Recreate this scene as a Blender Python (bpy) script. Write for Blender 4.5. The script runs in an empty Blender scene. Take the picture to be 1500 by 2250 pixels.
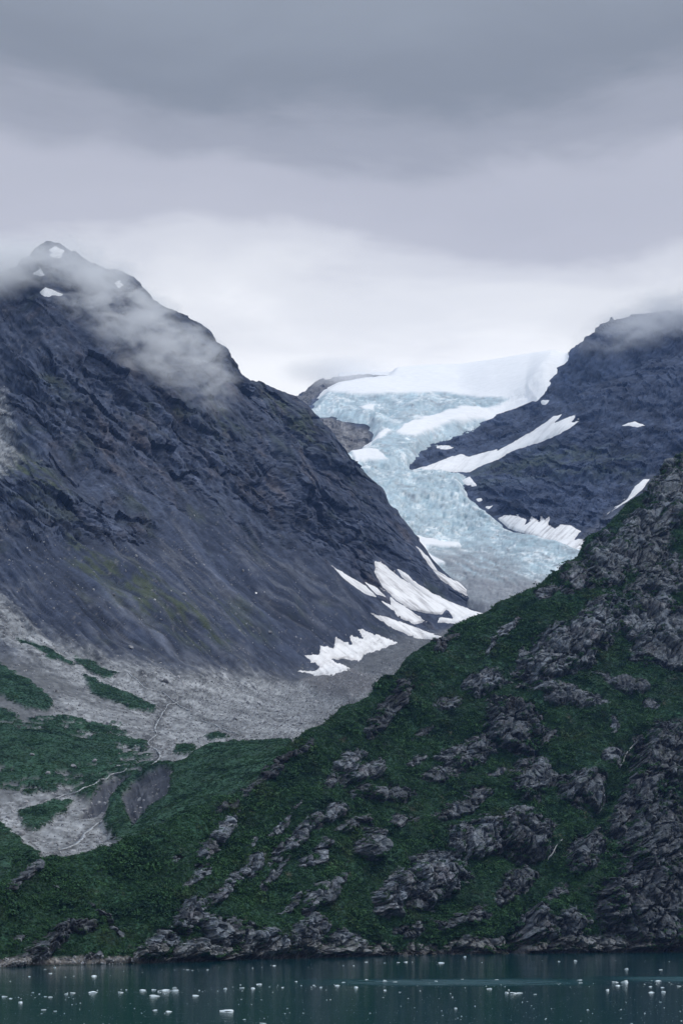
import bpy, math, random
import numpy as np

random.seed(7)
RNG = np.random.default_rng(7)
SC = bpy.context.scene
COL = SC.collection

# ---------------------------------------------------------------- camera
F = 4375.0          # focal length in photo pixels (photo is 1500 x 2250)
CX, HY = 750.0, 2010.0   # principal column, horizon row
CH = 20.0           # camera height above the water (a ship's deck)
cam_d = bpy.data.cameras.new('camera')
cam = bpy.data.objects.new('camera', cam_d)
COL.objects.link(cam)
cam.location = (0, 0, CH)
cam.rotation_euler = (math.radians(90), 0, 0)
cam_d.sensor_fit = 'VERTICAL'
cam_d.sensor_height = 36.0
cam_d.lens = F / 2250.0 * 36.0
cam_d.shift_y = (HY - 1125.0) / 2250.0
cam_d.clip_start = 1.0
cam_d.clip_end = 60000.0
SC.camera = cam

# ---------------------------------------------------------------- world: overcast stratus over a Nishita sky
SUN_EL, SUN_AZ = math.radians(55), math.radians(84)     # azimuth from +Y, clockwise
W = bpy.data.worlds.new('World')
SC.world = W
W.use_nodes = True
wt = W.node_tree
wt.nodes.clear()


def wn(kind, **kw):
    n = wt.nodes.new(kind)
    for k, v in kw.items():
        setattr(n, k, v)
    return n


def wmath(op, a, b=None, c=None):
    n = wn('ShaderNodeMath', operation=op)
    for i, v in enumerate((a, b, c)):
        if v is None:
            continue
        if isinstance(v, (int, float)):
            n.inputs[i].default_value = v
        else:
            wt.links.new(v, n.inputs[i])
    return n.outputs[0]


out = wn('ShaderNodeOutputWorld')
sky = wn('ShaderNodeTexSky', sky_type='NISHITA', sun_disc=False)
sky.sun_elevation = SUN_EL
sky.sun_rotation = SUN_AZ
sky.air_density = 1.0
sky.dust_density = 2.0
tc = wn('ShaderNodeTexCoord')
sep = wn('ShaderNodeSeparateXYZ')
wt.links.new(tc.outputs['Generated'], sep.inputs[0])
dx, dy, dz = sep.outputs
zc = wmath('MAXIMUM', dz, 0.0)
den = wmath('ADD', zc, 0.05)
comb = wn('ShaderNodeCombineXYZ')
wt.links.new(wmath('DIVIDE', dx, den), comb.inputs[0])
wt.links.new(wmath('DIVIDE', dy, den), comb.inputs[1])


def wnoise(scale, detail, rough, vec=None, dist=0.0):
    n = wn('ShaderNodeTexNoise')
    n.inputs['Scale'].default_value = scale
    n.inputs['Detail'].default_value = detail
    n.inputs['Roughness'].default_value = rough
    n.inputs['Distortion'].default_value = dist
    wt.links.new(vec or comb.outputs[0], n.inputs['Vector'])
    return n.outputs['Fac']


n1 = wnoise(1.15, 3, 0.45)
n2 = wnoise(3.2, 6, 0.55, dist=0.4)
vst = wn('ShaderNodeVectorMath', operation='MULTIPLY')
wt.links.new(tc.outputs['Generated'], vst.inputs[0])
vst.inputs[1].default_value = (1.0, 1.0, 4.0)
n3 = wnoise(4.0, 5, 0.55, vec=vst.outputs[0])
warp = wmath('ADD', wmath('MULTIPLY', wmath('SUBTRACT', n1, 0.5), 0.10),
             wmath('ADD', wmath('MULTIPLY', wmath('SUBTRACT', n2, 0.5), 0.055),
                   wmath('MULTIPLY', wmath('SUBTRACT', n3, 0.5), 0.05)))
elev = wmath('ADD', zc, warp)
ramp = wn('ShaderNodeValToRGB')
ramp.color_ramp.interpolation = 'EASE'
els = ramp.color_ramp.elements
STOPS = [(0.00, (0.68, 0.70, 0.715)), (0.20, (0.93, 0.93, 0.93)), (0.262, (0.87, 0.875, 0.88)), (0.293, (0.70, 0.71, 0.73)),
         (0.310, (0.60, 0.61, 0.645)), (0.326, (0.455, 0.462, 0.51)), (0.352, (0.43, 0.438, 0.487)),
         (0.370, (0.315, 0.328, 0.37)), (0.390, (0.215, 0.235, 0.265)), (0.42, (0.25, 0.275, 0.31)), (0.50, (0.40, 0.455, 0.52)), (1.0, (0.55, 0.65, 0.77))]
els[0].position, els[0].color = STOPS[0][0], (*STOPS[0][1], 1)
els[1].position, els[1].color = STOPS[-1][0], (*STOPS[-1][1], 1)
for p_, c_ in STOPS[1:-1]:
    e_ = els.new(p_)
    e_.color = (*c_, 1)
wt.links.new(elev, ramp.inputs[0])
bg_cloud = wn('ShaderNodeBackground')
wt.links.new(ramp.outputs[0], bg_cloud.inputs[0])
bg_cloud.inputs[1].default_value = 1.0
bg_sky = wn('ShaderNodeBackground')
wt.links.new(sky.outputs[0], bg_sky.inputs[0])
bg_sky.inputs[1].default_value = 0.08
mixw = wn('ShaderNodeMixShader')
mixw.inputs[0].default_value = 0.96        # cloud cover
wt.links.new(bg_sky.outputs[0], mixw.inputs[1])
wt.links.new(bg_cloud.outputs[0], mixw.inputs[2])
wt.links.new(mixw.outputs[0], out.inputs[0])

# ---------------------------------------------------------------- sun (behind the overcast)
sd = bpy.data.lights.new('sun', 'SUN')
sd.energy = 1.5
sd.angle = math.radians(14)
sd.color = (1.0, 0.96, 0.91)
sun = bpy.data.objects.new('sun', sd)
COL.objects.link(sun)
from mathutils import Vector
sv = Vector((math.sin(SUN_AZ) * math.cos(SUN_EL), math.cos(SUN_AZ) * math.cos(SUN_EL), math.sin(SUN_EL)))
sun.rotation_euler = sv.to_track_quat('Z', 'Y').to_euler()
sun.location = (-300, -300, 900)

vs = SC.view_settings
SC.display_settings.display_device = 'sRGB'
vs.view_transform = 'Standard'
vs.look = 'None'
vs.exposure = 0.35
vs.gamma = 1.0
vs.use_curve_mapping = False
cy = SC.cycles
SC.render.engine = 'CYCLES'
cy.max_bounces = 5
cy.diffuse_bounces = 2
cy.glossy_bounces = 3
cy.transmission_bounces = 2
cy.volume_bounces = 5
cy.volume_step_rate = 0.7
cy.transparent_max_bounces = 8
cy.use_denoising = True
cy.denoiser = 'OPENIMAGEDENOISE'
cy.caustics_reflective = False
cy.caustics_refractive = False

# ================================================================ numpy noise
_perm = np.random.default_rng(3).permutation(256).astype(np.int32)
PERM = np.concatenate([_perm, _perm, _perm])
_g = np.random.default_rng(5).normal(size=(256, 3))
GRAD = (_g / np.linalg.norm(_g, axis=1)[:, None]).astype(np.float32)
RND = np.random.default_rng(11).random((256, 8)).astype(np.float32)


def _hash(ix, iy, iz, seed):
    return PERM[PERM[PERM[(ix + seed * 17) & 255] + (iy & 255)] + (iz & 255)]


def perlin(p, seed=0):
    p = np.asarray(p, np.float32)
    i = np.floor(p).astype(np.int32)
    f = p - i
    u = f * f * f * (f * (f * 6 - 15) + 10)
    r = 0
    for a in (0, 1):
        wa = u[:, 0] if a else 1 - u[:, 0]
        for b in (0, 1):
            wb = u[:, 1] if b else 1 - u[:, 1]
            for c in (0, 1):
                wc = u[:, 2] if c else 1 - u[:, 2]
                g = GRAD[_hash(i[:, 0] + a, i[:, 1] + b, i[:, 2] + c, seed)]
                d = g[:, 0] * (f[:, 0] - a) + g[:, 1] * (f[:, 1] - b) + g[:, 2] * (f[:, 2] - c)
                r = r + wa * wb * wc * d
    return r * 1.6


def fbm(p, octv=4, seed=0, gain=0.5, lac=2.03):
    p = np.asarray(p, np.float32)
    r, a, s = 0, 1.0, 0.0
    for k in range(octv):
        r = r + a * perlin(p * (lac ** k), seed + k)
        s += a
        a *= gain
    return r / s


def ridged(p, octv=4, seed=0, gain=0.5, lac=2.05):
    p = np.asarray(p, np.float32)
    r, a, s = 0, 1.0, 0.0
    for k in range(octv):
        r = r + a * (1 - 2 * np.abs(perlin(p * (lac ** k), seed + k)))
        s += a
        a *= gain
    return r / s


def facets(p, seed=0, tilt=1.0, jump=1.0):
    """angular blocks: every Voronoi cell is a plane with its own tilt and step; also returns the joint distance and a cell id"""
    p = np.asarray(p, np.float32)
    i = np.floor(p).astype(np.int32)
    n = len(p)
    best = np.full(n, 9e9, np.float32)
    sec = np.full(n, 9e9, np.float32)
    hb = np.zeros(n, np.int32)
    vec = np.zeros((n, 3), np.float32)
    for a in (-1, 0, 1):
        for b in (-1, 0, 1):
            for c in (-1, 0, 1):
                h = _hash(i[:, 0] + a, i[:, 1] + b, i[:, 2] + c, seed)
                q = p - (i + np.array([a, b, c])) - RND[h, :3]
                d = (q * q).sum(1)
                m = d < best
                sec = np.where(m, best, np.minimum(sec, d))
                best = np.where(m, d, best)
                hb = np.where(m, h, hb)
                vec = np.where(m[:, None], q, vec)
    g = RND[hb, 3:6] - 0.5
    return (vec * g).sum(1) * 2 * tilt + (RND[hb, 6] - 0.5) * jump, np.sqrt(sec) - np.sqrt(best), RND[hb, 7]


def sstep(a, b, x):
    t = np.clip((x - a) / (b - a), 0, 1)
    return t * t * (3 - 2 * t)


def poly_sdf(poly, px, py):
    """signed distance in photo pixels, positive inside"""
    P = np.asarray(poly, np.float64)
    x0, y0 = P.min(0) - 30
    x1, y1 = P.max(0) + 30
    res = np.full(px.shape, -30.0)
    m = (px > x0) & (px < x1) & (py > y0) & (py < y1)
    if not m.any():
        return res
    x, y = px[m], py[m]
    d = np.full(x.shape, 1e9)
    ins = np.zeros(x.shape, bool)
    for k in range(len(P)):
        ax, ay = P[k]
        bx, by = P[(k + 1) % len(P)]
        ex, ey = bx - ax, by - ay
        t = np.clip(((x - ax) * ex + (y - ay) * ey) / (ex * ex + ey * ey + 1e-9), 0, 1)
        d = np.minimum(d, np.hypot(x - ax - t * ex, y - ay - t * ey))
        c = (ay > y) != (by > y)
        ins ^= c & (x < ex * (y - ay) / (ey if abs(ey) > 1e-9 else 1e-9) + ax)
    res[m] = np.where(ins, d, -d)
    return res


def pchip(xk, yk, x):
    """monotone cubic along axis 0; yk (K,) or (K,N)"""
    xk = np.asarray(xk, float)
    yk = np.asarray(yk, float)
    h = np.diff(xk)
    sh = (slice(None),) + (None,) * (yk.ndim - 1)
    dl = np.diff(yk, axis=0) / h[sh]
    m = np.zeros_like(yk)
    a, b = dl[:-1], dl[1:]
    with np.errstate(divide='ignore', invalid='ignore'):
        hm = np.where(a * b > 0, 2 * a * b / (a + b), 0)
    m[1:-1] = hm
    m[0], m[-1] = dl[0], dl[-1]
    j = np.clip(np.searchsorted(xk, x, side='right') - 1, 0, len(xk) - 2)
    t = ((x - xk[j]) / h[j])[sh]
    H = h[j][sh]
    return ((1 + 2 * t) * (1 - t) ** 2 * yk[j] + t * (1 - t) ** 2 * H * m[j]
            + t * t * (3 - 2 * t) * yk[j + 1] + t * t * (t - 1) * H * m[j + 1])


def dense(pts, x, smooth=0):
    p = np.array(sorted(pts), float)
    return pchip(p[:, 0], p[:, 1], np.clip(x, p[0, 0], p[-1, 0]))


# ================================================================ terrain grids
class Grid:
    """a surface lofted through valley profiles; rows go from near to far"""

    def __init__(s, xs, cols, counts, crest=None, crest_knot=None, crest_y=None):
        xk = sorted(cols)
        K = len(cols[xk[0]])
        Yk = np.stack([pchip(np.array(xk, float), np.array([cols[x][k][1] for x in xk], float), xs) for k in range(K)])
        Zp = np.stack([pchip(np.array(xk, float), np.array([cols[x][k][0] for x in xk], float), xs) for k in range(K)])
        if crest is not None:
            Zp[crest_knot] = dense(crest, xs)
        Zk = CH + (HY - Zp) / F * Yk
        s.setup(xs, Yk, Zk, counts, crest_knot)

    def setup(s, xs, Yk, Zk, counts, crest_knot):
        K = len(Yk)
        t = np.concatenate([k + np.arange(c) / c for k, c in enumerate(counts)] + [[K - 1.0]])
        Y = pchip(np.arange(K), Yk, t)
        Z = pchip(np.arange(K), Zk, t)
        X = (xs[None, :] - CX) / F * Y
        s.shape = X.shape
        s.t = np.repeat(t, len(xs))
        s.front = s.t <= crest_knot + 1e-6
        P = np.stack([X, Y, Z], -1)
        s.P0 = P.reshape(-1, 3)
        s.N = s.normals(P)
        s.P = s.P0.copy()
        s.PS = s.P0.copy()
        s.project()

    def normals(s, P):
        du = np.gradient(P, axis=1)
        dv = np.gradient(P, axis=0)
        n = np.cross(du, dv)
        n /= np.linalg.norm(n, axis=2)[..., None] + 1e-9
        n *= np.where(n[..., 2:3] < 0, -1, 1)
        return n.reshape(-1, 3)

    def blur(s, a, k):
        A = a.reshape(s.shape)
        for ax in (0, 1):
            c = np.cumsum(np.concatenate([np.repeat(A.take([0], ax), k + 1, ax), A, np.repeat(A.take([-1], ax), k, ax)], ax), ax)
            n = A.shape[ax]
            A = (c.take(range(2 * k + 1, 2 * k + 1 + n), ax) - c.take(range(0, n), ax)) / (2 * k + 1)
        return A.reshape(-1)

    def project(s):
        s.px = CX + F * s.P[:, 0] / s.P[:, 1]
        s.py = HY - F * (s.P[:, 2] - CH) / s.P[:, 1]

    def displace(s, d, out=None, smooth=0):
        """d lifts the ground along its normal; out pushes rock faces horizontally out of the slope"""
        s.O = s.N * np.array([.4, 1, .12])
        s.O /= np.linalg.norm(s.O, axis=1)[:, None] + 1e-9
        o_ = np.zeros(len(d)) if out is None else out
        s.P = s.P0 + s.N * d[:, None] + s.O * o_[:, None]
        s.PS = s.P
        if smooth:
            s.PS = s.P0 + s.N * s.blur(d, smooth)[:, None] + s.O * s.blur(o_, smooth)[:, None]
        s.project()
        s.N1 = s.normals(s.P.reshape(*s.shape, 3))

    def faces(s):
        R, C = s.shape
        i = (np.arange(R - 1)[:, None] * C + np.arange(C - 1)[None, :]).reshape(-1)
        return np.stack([i, i + 1, i + C + 1, i + C], 1)

    def locate(s, px, py, ymax=1e9):
        m = s.front & (np.abs(s.px - px) < 6) & (s.P[:, 1] < ymax)
        idx = np.nonzero(m)[0]
        d = np.abs(s.px[idx] - px) + np.abs(s.py[idx] - py)
        good = d < d.min() + 3
        k = idx[good][np.argmin(s.P[idx[good], 1])]
        return s.P[k], s.N1[k]


def build_mesh(name, P, quads, col=None, mat=None, smooth=True):
    used = np.unique(quads)
    remap = np.zeros(used.max() + 1, np.int64)
    remap[used] = np.arange(len(used))
    q = remap[quads]
    me = bpy.data.meshes.new(name)
    nv, nf, w = len(used), len(q), q.shape[1]
    me.vertices.add(nv)
    me.vertices.foreach_set('co', P[used].astype(np.float32).ravel())
    me.loops.add(nf * w)
    me.polygons.add(nf)
    me.loops.foreach_set('vertex_index', q.astype(np.int32).ravel())
    me.polygons.foreach_set('loop_start', np.arange(0, nf * w, w, dtype=np.int32))
    me.polygons.foreach_set('loop_total', np.full(nf, w, np.int32))
    me.polygons.foreach_set('use_smooth', np.full(nf, smooth, bool))
    me.update(calc_edges=True)
    if col is not None:
        a = me.color_attributes.new('Col', 'FLOAT_COLOR', 'POINT')
        c = np.ones((nv, 4), np.float32)
        c[:, :3] = col[used]
        a.data.foreach_set('color', c.ravel())
    if mat:
        me.materials.append(mat)
    return me


def pieces(quads):
    """faces sorted into connected pieces, largest first"""
    par = {}

    def find(a):
        while par.setdefault(a, a) != a:
            par[a] = par[par[a]]
            a = par[a]
        return a
    ql = quads.tolist()
    for q in ql:
        r = find(q[0])
        for v in q[1:]:
            r2 = find(v)
            if r2 != r:
                par[r2] = r
    root = np.array([find(q[0]) for q in ql])
    u, c = np.unique(root, return_counts=True)
    return [quads[root == k] for k in u[np.argsort(-c)]]


def add(name, me, parent=None, label=None, cat=None, group=None, kind=None):
    o = bpy.data.objects.new(name, me)
    COL.objects.link(o)
    if parent:
        o.parent = parent
    for k, v in (('label', label), ('category', cat), ('group', group), ('kind', kind)):
        if v:
            o[k] = v
    return o


# ================================================================ materials
def mat_new(name):
    m = bpy.data.materials.new(name)
    m.use_nodes = True
    nt = m.node_tree
    nt.nodes.clear()
    o = nt.nodes.new('ShaderNodeOutputMaterial')
    return m, nt, o


def node(nt, kind, ins=None, **kw):
    n = nt.nodes.new(kind)
    for k, v in kw.items():
        setattr(n, k, v)
    for k, v in (ins or {}).items():
        if isinstance(v, bpy.types.NodeSocket):
            nt.links.new(v, n.inputs[k])
        else:
            n.inputs[k].default_value = v
    return n


def terrain_mat(name, rough=0.85, vary=0.5, scale=0.25, bump=1.0, bscale=0.5, spec=0.25, vor=0.0, grain=None):
    m, nt, o = mat_new(name)
    at = node(nt, 'ShaderNodeVertexColor', layer_name='Col')
    tc = node(nt, 'ShaderNodeTexCoord')
    vec = tc.outputs['Object']
    if grain:        # (angle in degrees, stretch along it)
        vr = node(nt, 'ShaderNodeVectorRotate', {'Vector': vec, 'Axis': (0, 1, 0), 'Angle': math.radians(grain[0])}, rotation_type='AXIS_ANGLE')
        vec = node(nt, 'ShaderNodeVectorMath', {0: vr.outputs[0], 1: (1.0 / grain[1], 0.4, 1.0)}, operation='MULTIPLY').outputs[0]
    n1 = node(nt, 'ShaderNodeTexNoise', {'Vector': vec, 'Scale': scale, 'Detail': 6.0, 'Roughness': 0.65})
    n2 = node(nt, 'ShaderNodeTexNoise', {'Vector': vec, 'Scale': bscale, 'Detail': 5.0, 'Roughness': 0.6})
    mr = node(nt, 'ShaderNodeMapRange', {'Value': n1.outputs['Fac'], 'From Min': 0.3, 'From Max': 0.7, 'To Min': 1 - vary, 'To Max': 1 + vary})
    mx = node(nt, 'ShaderNodeVectorMath', {0: at.outputs['Color'], 1: mr.outputs[0]}, operation='MULTIPLY')
    h = n2.outputs['Fac']
    if vor:
        v = node(nt, 'ShaderNodeTexVoronoi', {'Vector': tc.outputs['Object'], 'Scale': vor, 'Randomness': 1.0}, feature='DISTANCE_TO_EDGE')
        h = node(nt, 'ShaderNodeMath', {0: n2.outputs['Fac'], 1: node(nt, 'ShaderNodeMath', {0: v.outputs['Distance'], 1: 0.25}, operation='MINIMUM').outputs[0]}, operation='ADD').outputs[0]
    b = node(nt, 'ShaderNodeBump', {'Strength': 1.0, 'Distance': bump, 'Height': h})
    p = node(nt, 'ShaderNodeBsdfPrincipled', {'Base Color': mx.outputs[0], 'Roughness': rough, 'Specular IOR Level': spec, 'Normal': b.outputs[0]})
    nt.links.new(p.outputs[0], o.inputs[0])
    return m


def flat_mat(name, col, rough=0.6, vary=0.15, scale=1.0, bump=0.1, spec=0.3, rnd=0.0, sss=0.0, hue=None):
    """noise-varied material; rnd = brightness variation from copy to copy"""
    m, nt, o = mat_new(name)
    tc = node(nt, 'ShaderNodeTexCoord')
    n1 = node(nt, 'ShaderNodeTexNoise', {'Vector': tc.outputs['Object'], 'Scale': scale, 'Detail': 5.0, 'Roughness': 0.6})
    f = node(nt, 'ShaderNodeMapRange', {'Value': n1.outputs['Fac'], 'From Min': 0.3, 'From Max': 0.7, 'To Min': 1 - vary, 'To Max': 1 + vary}).outputs[0]
    oi = node(nt, 'ShaderNodeObjectInfo')
    if rnd:
        g = node(nt, 'ShaderNodeMapRange', {'Value': oi.outputs['Random'], 'To Min': 1 - rnd, 'To Max': 1 + rnd})
        f = node(nt, 'ShaderNodeMath', {0: f, 1: g.outputs[0]}, operation='MULTIPLY').outputs[0]
    base = None
    if hue:
        r2 = node(nt, 'ShaderNodeMath', {0: node(nt, 'ShaderNodeMath', {0: oi.outputs['Random'], 1: 7.31}, operation='MULTIPLY').outputs[0]}, operation='FRACT')
        mixn = node(nt, 'ShaderNodeMix', {'Factor': r2.outputs[0]}, data_type='RGBA')
        mixn.inputs['A'].default_value = (*col, 1)
        mixn.inputs['B'].default_value = (*hue, 1)
        base = mixn.outputs['Result']
    mx = node(nt, 'ShaderNodeVectorMath', {0: base or col, 1: f}, operation='MULTIPLY')
    b = node(nt, 'ShaderNodeBump', {'Strength': 1.0, 'Distance': bump, 'Height': n1.outputs['Fac']})
    p = node(nt, 'ShaderNodeBsdfPrincipled', {'Base Color': mx.outputs[0], 'Roughness': rough, 'Specular IOR Level': spec, 'Normal': b.outputs[0]})
    if sss:
        p.inputs['Subsurface Weight'].default_value = sss
        p.inputs['Subsurface Radius'].default_value = (0.2, 0.5, 0.8)
    nt.links.new(p.outputs[0], o.inputs[0])
    return m


M_NEAR = terrain_mat('hillside_rock_and_turf', 0.85, 0.55, 0.40, 0.9, 0.6, 0.25, 0.42)
M_BACK = terrain_mat('mountain_rock_and_scree', 0.9, 0.38, 0.20, 0.6, 0.26, 0.15, 0.0, (-42, 1.8))
M_FAR = terrain_mat('far_mountain_rock', 0.9, 0.50, 0.13, 1.6, 0.17, 0.15, 0.0, (30, 3.0))
M_ICE = terrain_mat('glacier_ice', 0.5, 0.14, 0.10, 0.9, 0.14, 0.4, 0.0, (-20, 3.0))
M_SNOW = terrain_mat('old_snow', 0.7, 0.06, 0.06, 0.5, 0.12, 0.2)
M_FLOE = flat_mat('floating_ice', (0.68, 0.76, 0.80), 0.35, 0.12, 0.8, 0.15, 0.5, 0.12)
M_BOULDER = flat_mat('grey_boulder', (0.27, 0.27, 0.28), 0.9, 0.35, 0.8, 0.3, 0.2, 0.45)


def leaf_mat(name, dark, light, olive):
    """leaf colour drifts from bush to bush and in swathes across the slope"""
    m, nt, o = mat_new(name)
    geo = node(nt, 'ShaderNodeNewGeometry')
    oi = node(nt, 'ShaderNodeObjectInfo')
    vr = node(nt, 'ShaderNodeVectorRotate', {'Vector': geo.outputs['Position'], 'Axis': (0, 1, 0), 'Angle': math.radians(33)}, rotation_type='AXIS_ANGLE')
    v = node(nt, 'ShaderNodeVectorMath', {0: vr.outputs[0], 1: (0.022, 0.03, 0.085)}, operation='MULTIPLY')
    na = node(nt, 'ShaderNodeTexNoise', {'Vector': v.outputs[0], 'Scale': 1.0, 'Detail': 5.0, 'Roughness': 0.62})
    nb = node(nt, 'ShaderNodeTexNoise', {'Vector': geo.outputs['Position'], 'Scale': 0.05, 'Detail': 3.0})
    a = node(nt, 'ShaderNodeMath', {0: node(nt, 'ShaderNodeMath', {0: oi.outputs['Random'], 1: 0.30}, operation='MULTIPLY').outputs[0], 1: na.outputs['Fac']}, operation='ADD')
    f = node(nt, 'ShaderNodeMapRange', {'Value': a.outputs[0], 'From Min': 0.42, 'From Max': 0.76})
    mx = node(nt, 'ShaderNodeMix', {'Factor': f.outputs[0]}, data_type='RGBA')
    mx.inputs['A'].default_value = (*dark, 1)
    mx.inputs['B'].default_value = (*light, 1)
    f2 = node(nt, 'ShaderNodeMapRange', {'Value': nb.outputs['Fac'], 'From Min': 0.56, 'From Max': 0.74, 'To Max': 0.65})
    m2 = node(nt, 'ShaderNodeMix', {'Factor': f2.outputs[0]}, data_type='RGBA')
    nt.links.new(mx.outputs['Result'], m2.inputs[6])
    m2.inputs[7].default_value = (*olive, 1)
    p = node(nt, 'ShaderNodeBsdfPrincipled', {'Base Color': m2.outputs[2], 'Roughness': 0.7, 'Specular IOR Level': 0.15})
    nt.links.new(p.outputs[0], o.inputs[0])
    return m


M_LEAF = leaf_mat('alder_leaf', (0.006, 0.031, 0.018), (0.038, 0.102, 0.034), (0.060, 0.084, 0.027))
M_LEAF2 = leaf_mat('low_turf_leaf', (0.009, 0.040, 0.022), (0.041, 0.106, 0.037), (0.070, 0.082, 0.032))
M_STREAM = flat_mat('meltwater_foam', (0.42, 0.44, 0.46), 0.4, 0.3, 0.3, 0.2, 0.4)

# ================================================================ outlines of the snow patches (photo pixels; each is laid on the slope it lies on)
G1, G2, G3 = 'snow patches at the foot of the left mountain', 'snow patches on the right mountain', 'snow patches near the left summit'
SNOW = [
    ('B', [(728, 1243), (761, 1263), (803, 1287), (831, 1315), (799, 1303), (761, 1277)], 'thin diagonal snow streak, highest on the lower left mountain slope', G1, .12, 2),
    ('B', [(834, 1318), (855, 1328), (876, 1344), (860, 1340)], 'short snow sliver continuing below the thin diagonal streak', G1, .1, 1.5),
    ('B', [(801, 1279), (827, 1291), (848, 1312), (825, 1305)], 'small slanting snow strip left of the big snow fan', G1, .1, 1.5),
    ('B', [(824, 1232), (845, 1241), (873, 1265), (911, 1290), (948, 1313), (982, 1336), (971, 1350), (939, 1348), (901, 1339), (869, 1318), (841, 1290), (823, 1257)], 'big dirty snow fan below the cliff of the left mountain', G1, .32, 3),
    ('B', [(871, 1249), (889, 1257), (908, 1276), (948, 1302), (995, 1325), (1032, 1339), (1076, 1353), (1051, 1360), (1013, 1371), (962, 1367), (967, 1356), (995, 1359), (985, 1342), (948, 1322), (911, 1292), (883, 1268)], 'long curved snow strip reaching right from the big snow fan to the green ridge', G1, .12, 3),
    ('B', [(854, 1309), (887, 1332), (920, 1353), (934, 1364), (911, 1373), (873, 1355), (860, 1335)], 'ragged snow patch just under the big snow fan', G1, .2, 4),
    ('B', [(813, 1346), (855, 1358), (901, 1374), (973, 1401), (962, 1406), (911, 1402), (869, 1383), (836, 1364)], 'tapering snow band along the foot of the scree above the grey gravel', G1, .25, 3),
    ('B', [(670, 1440), (701, 1438), (703, 1417), (733, 1425), (738, 1401), (775, 1418), (766, 1396), (799, 1406), (787, 1381), (827, 1394), (873, 1412), (836, 1427), (799, 1437), (789, 1451), (724, 1448), (774, 1471), (729, 1484), (687, 1483), (649, 1473), (690, 1476), (705, 1464), (687, 1454)], 'fingered white snow patch lowest on the valley side, beside the grey mound', G1, .20, 7),
    ('B', [(562, 1300), (567, 1299), (568, 1303), (563, 1304)], 'tiny lone snow spot on the dark scree', G1, .05, .5),
    ('B', [(913, 1199), (939, 1222), (962, 1255), (995, 1274), (1037, 1283), (1083, 1297), (1108, 1325), (1074, 1329), (1037, 1315), (1004, 1299), (967, 1272), (940, 1240)], 'long dirty snow apron between the left mountain foot and the glacier edge', G1, .35, 3),
    ('B', [(108, 561), (122, 552), (137, 560), (132, 566), (118, 566)], 'small snow patch just under the left summit', G3, .05, 2),
    ('B', [(108, 549), (122, 541), (142, 551), (136, 557), (118, 556)], 'snow sliver on the very top of the left summit', G3, .05, 1.5),
    ('B', [(74, 601), (88, 595), (101, 606), (88, 606)], 'faint snow patch in the mist left of the summit', G3, .05, 2),
    ('B', [(90, 642), (100, 632), (120, 638), (141, 647), (130, 650), (116, 648), (108, 652), (98, 649)], 'bright snow patch in the mist below the left summit', G3, .05, 2),
    ('B', [(252, 622), (262, 616), (268, 626), (260, 632)], 'snow spot on the skyline ridge right of the left summit', G3, .05, 1.5),
    ('D', [(900, 1034), (948, 1020), (974, 1009), (1014, 997), (1027, 1004), (1060, 996), (1093, 986), (1090, 992), (1137, 966), (1168, 948), (1194, 930), (1216, 914), (1235, 911), (1216, 930), (1271, 907), (1249, 930), (1268, 929), (1225, 956), (1190, 970), (1159, 979), (1124, 992), (1093, 1010), (1058, 1023), (1032, 1037), (960, 1038)], 'long bright snow ramp climbing from the icefall lip up the right mountain', G2, .10, 3),
    ('D', [(1008, 1058), (1032, 1047), (1047, 1067), (1027, 1067)], 'small snow patch beside the top of the icefall', G2, .1, 3),
    ('D', [(1044, 1096), (1058, 1094), (1060, 1100), (1050, 1103)], 'tiny snow scrap on the icefall edge, upper of two', G2, .1, 2),
    ('D', [(1061, 1112), (1084, 1111), (1073, 1119)], 'tiny snow scrap on the icefall edge, lower of two', G2, .1, 2),
    ('D', [(1091, 1140), (1111, 1132), (1137, 1134), (1157, 1143), (1150, 1155), (1172, 1139), (1183, 1147), (1208, 1136), (1203, 1154), (1216, 1161), (1230, 1153), (1252, 1154), (1275, 1167), (1260, 1186), (1294, 1184), (1292, 1199), (1265, 1214), (1243, 1212), (1230, 1199), (1199, 1188), (1168, 1177), (1137, 1168), (1115, 1160)], 'wide ragged snow apron at the foot of the right mountain beside the glacier', G2, .26, 4),
    ('D', [(1361, 936), (1380, 929), (1393, 926), (1414, 934), (1400, 938), (1380, 937)], 'small isolated flat snow patch high on the right mountain', G2, .05, 2),
    ('D', [(1331, 1131), (1377, 1096), (1392, 1070), (1412, 1052), (1431, 1051), (1408, 1078), (1378, 1102), (1350, 1120)], 'narrow snow gully streak above the near rocky ridge at right', G2, .08, 2),
    ('D', [(1416, 1084), (1428, 1074), (1440, 1064), (1436, 1074), (1422, 1086)], 'small snow scrap right of the narrow gully streak', G2, .08, 1.5),
    ('D', [(1308, 1134), (1313, 1131), (1314, 1134), (1309, 1137)], 'speck of snow left of the narrow gully streak', G2, .05, .5),
    ('D', [(1311, 1178), (1332, 1166), (1328, 1173), (1314, 1181)], 'snow scrap showing just over the near ridge', G2, .08, 1),
    ('D', [(1184, 882), (1192, 878), (1204, 882), (1196, 890), (1188, 887)], 'small snow patch on the rock shoulder by the upper snowfield', G2, .05, 2),
    ('D', [(962, 982), (985, 979), (996, 983), (984, 988), (966, 987)], 'thin snow scrap on the dark rocks below the upper icefall', G2, .1, 2),
]


def snow_cover(which, px, py):
    c = np.zeros(len(px))
    for r in SNOW:
        if r[0] == which:
            c = np.maximum(c, sstep(-14, 2, poly_sdf(r[1], px, py)))
    return c


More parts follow.
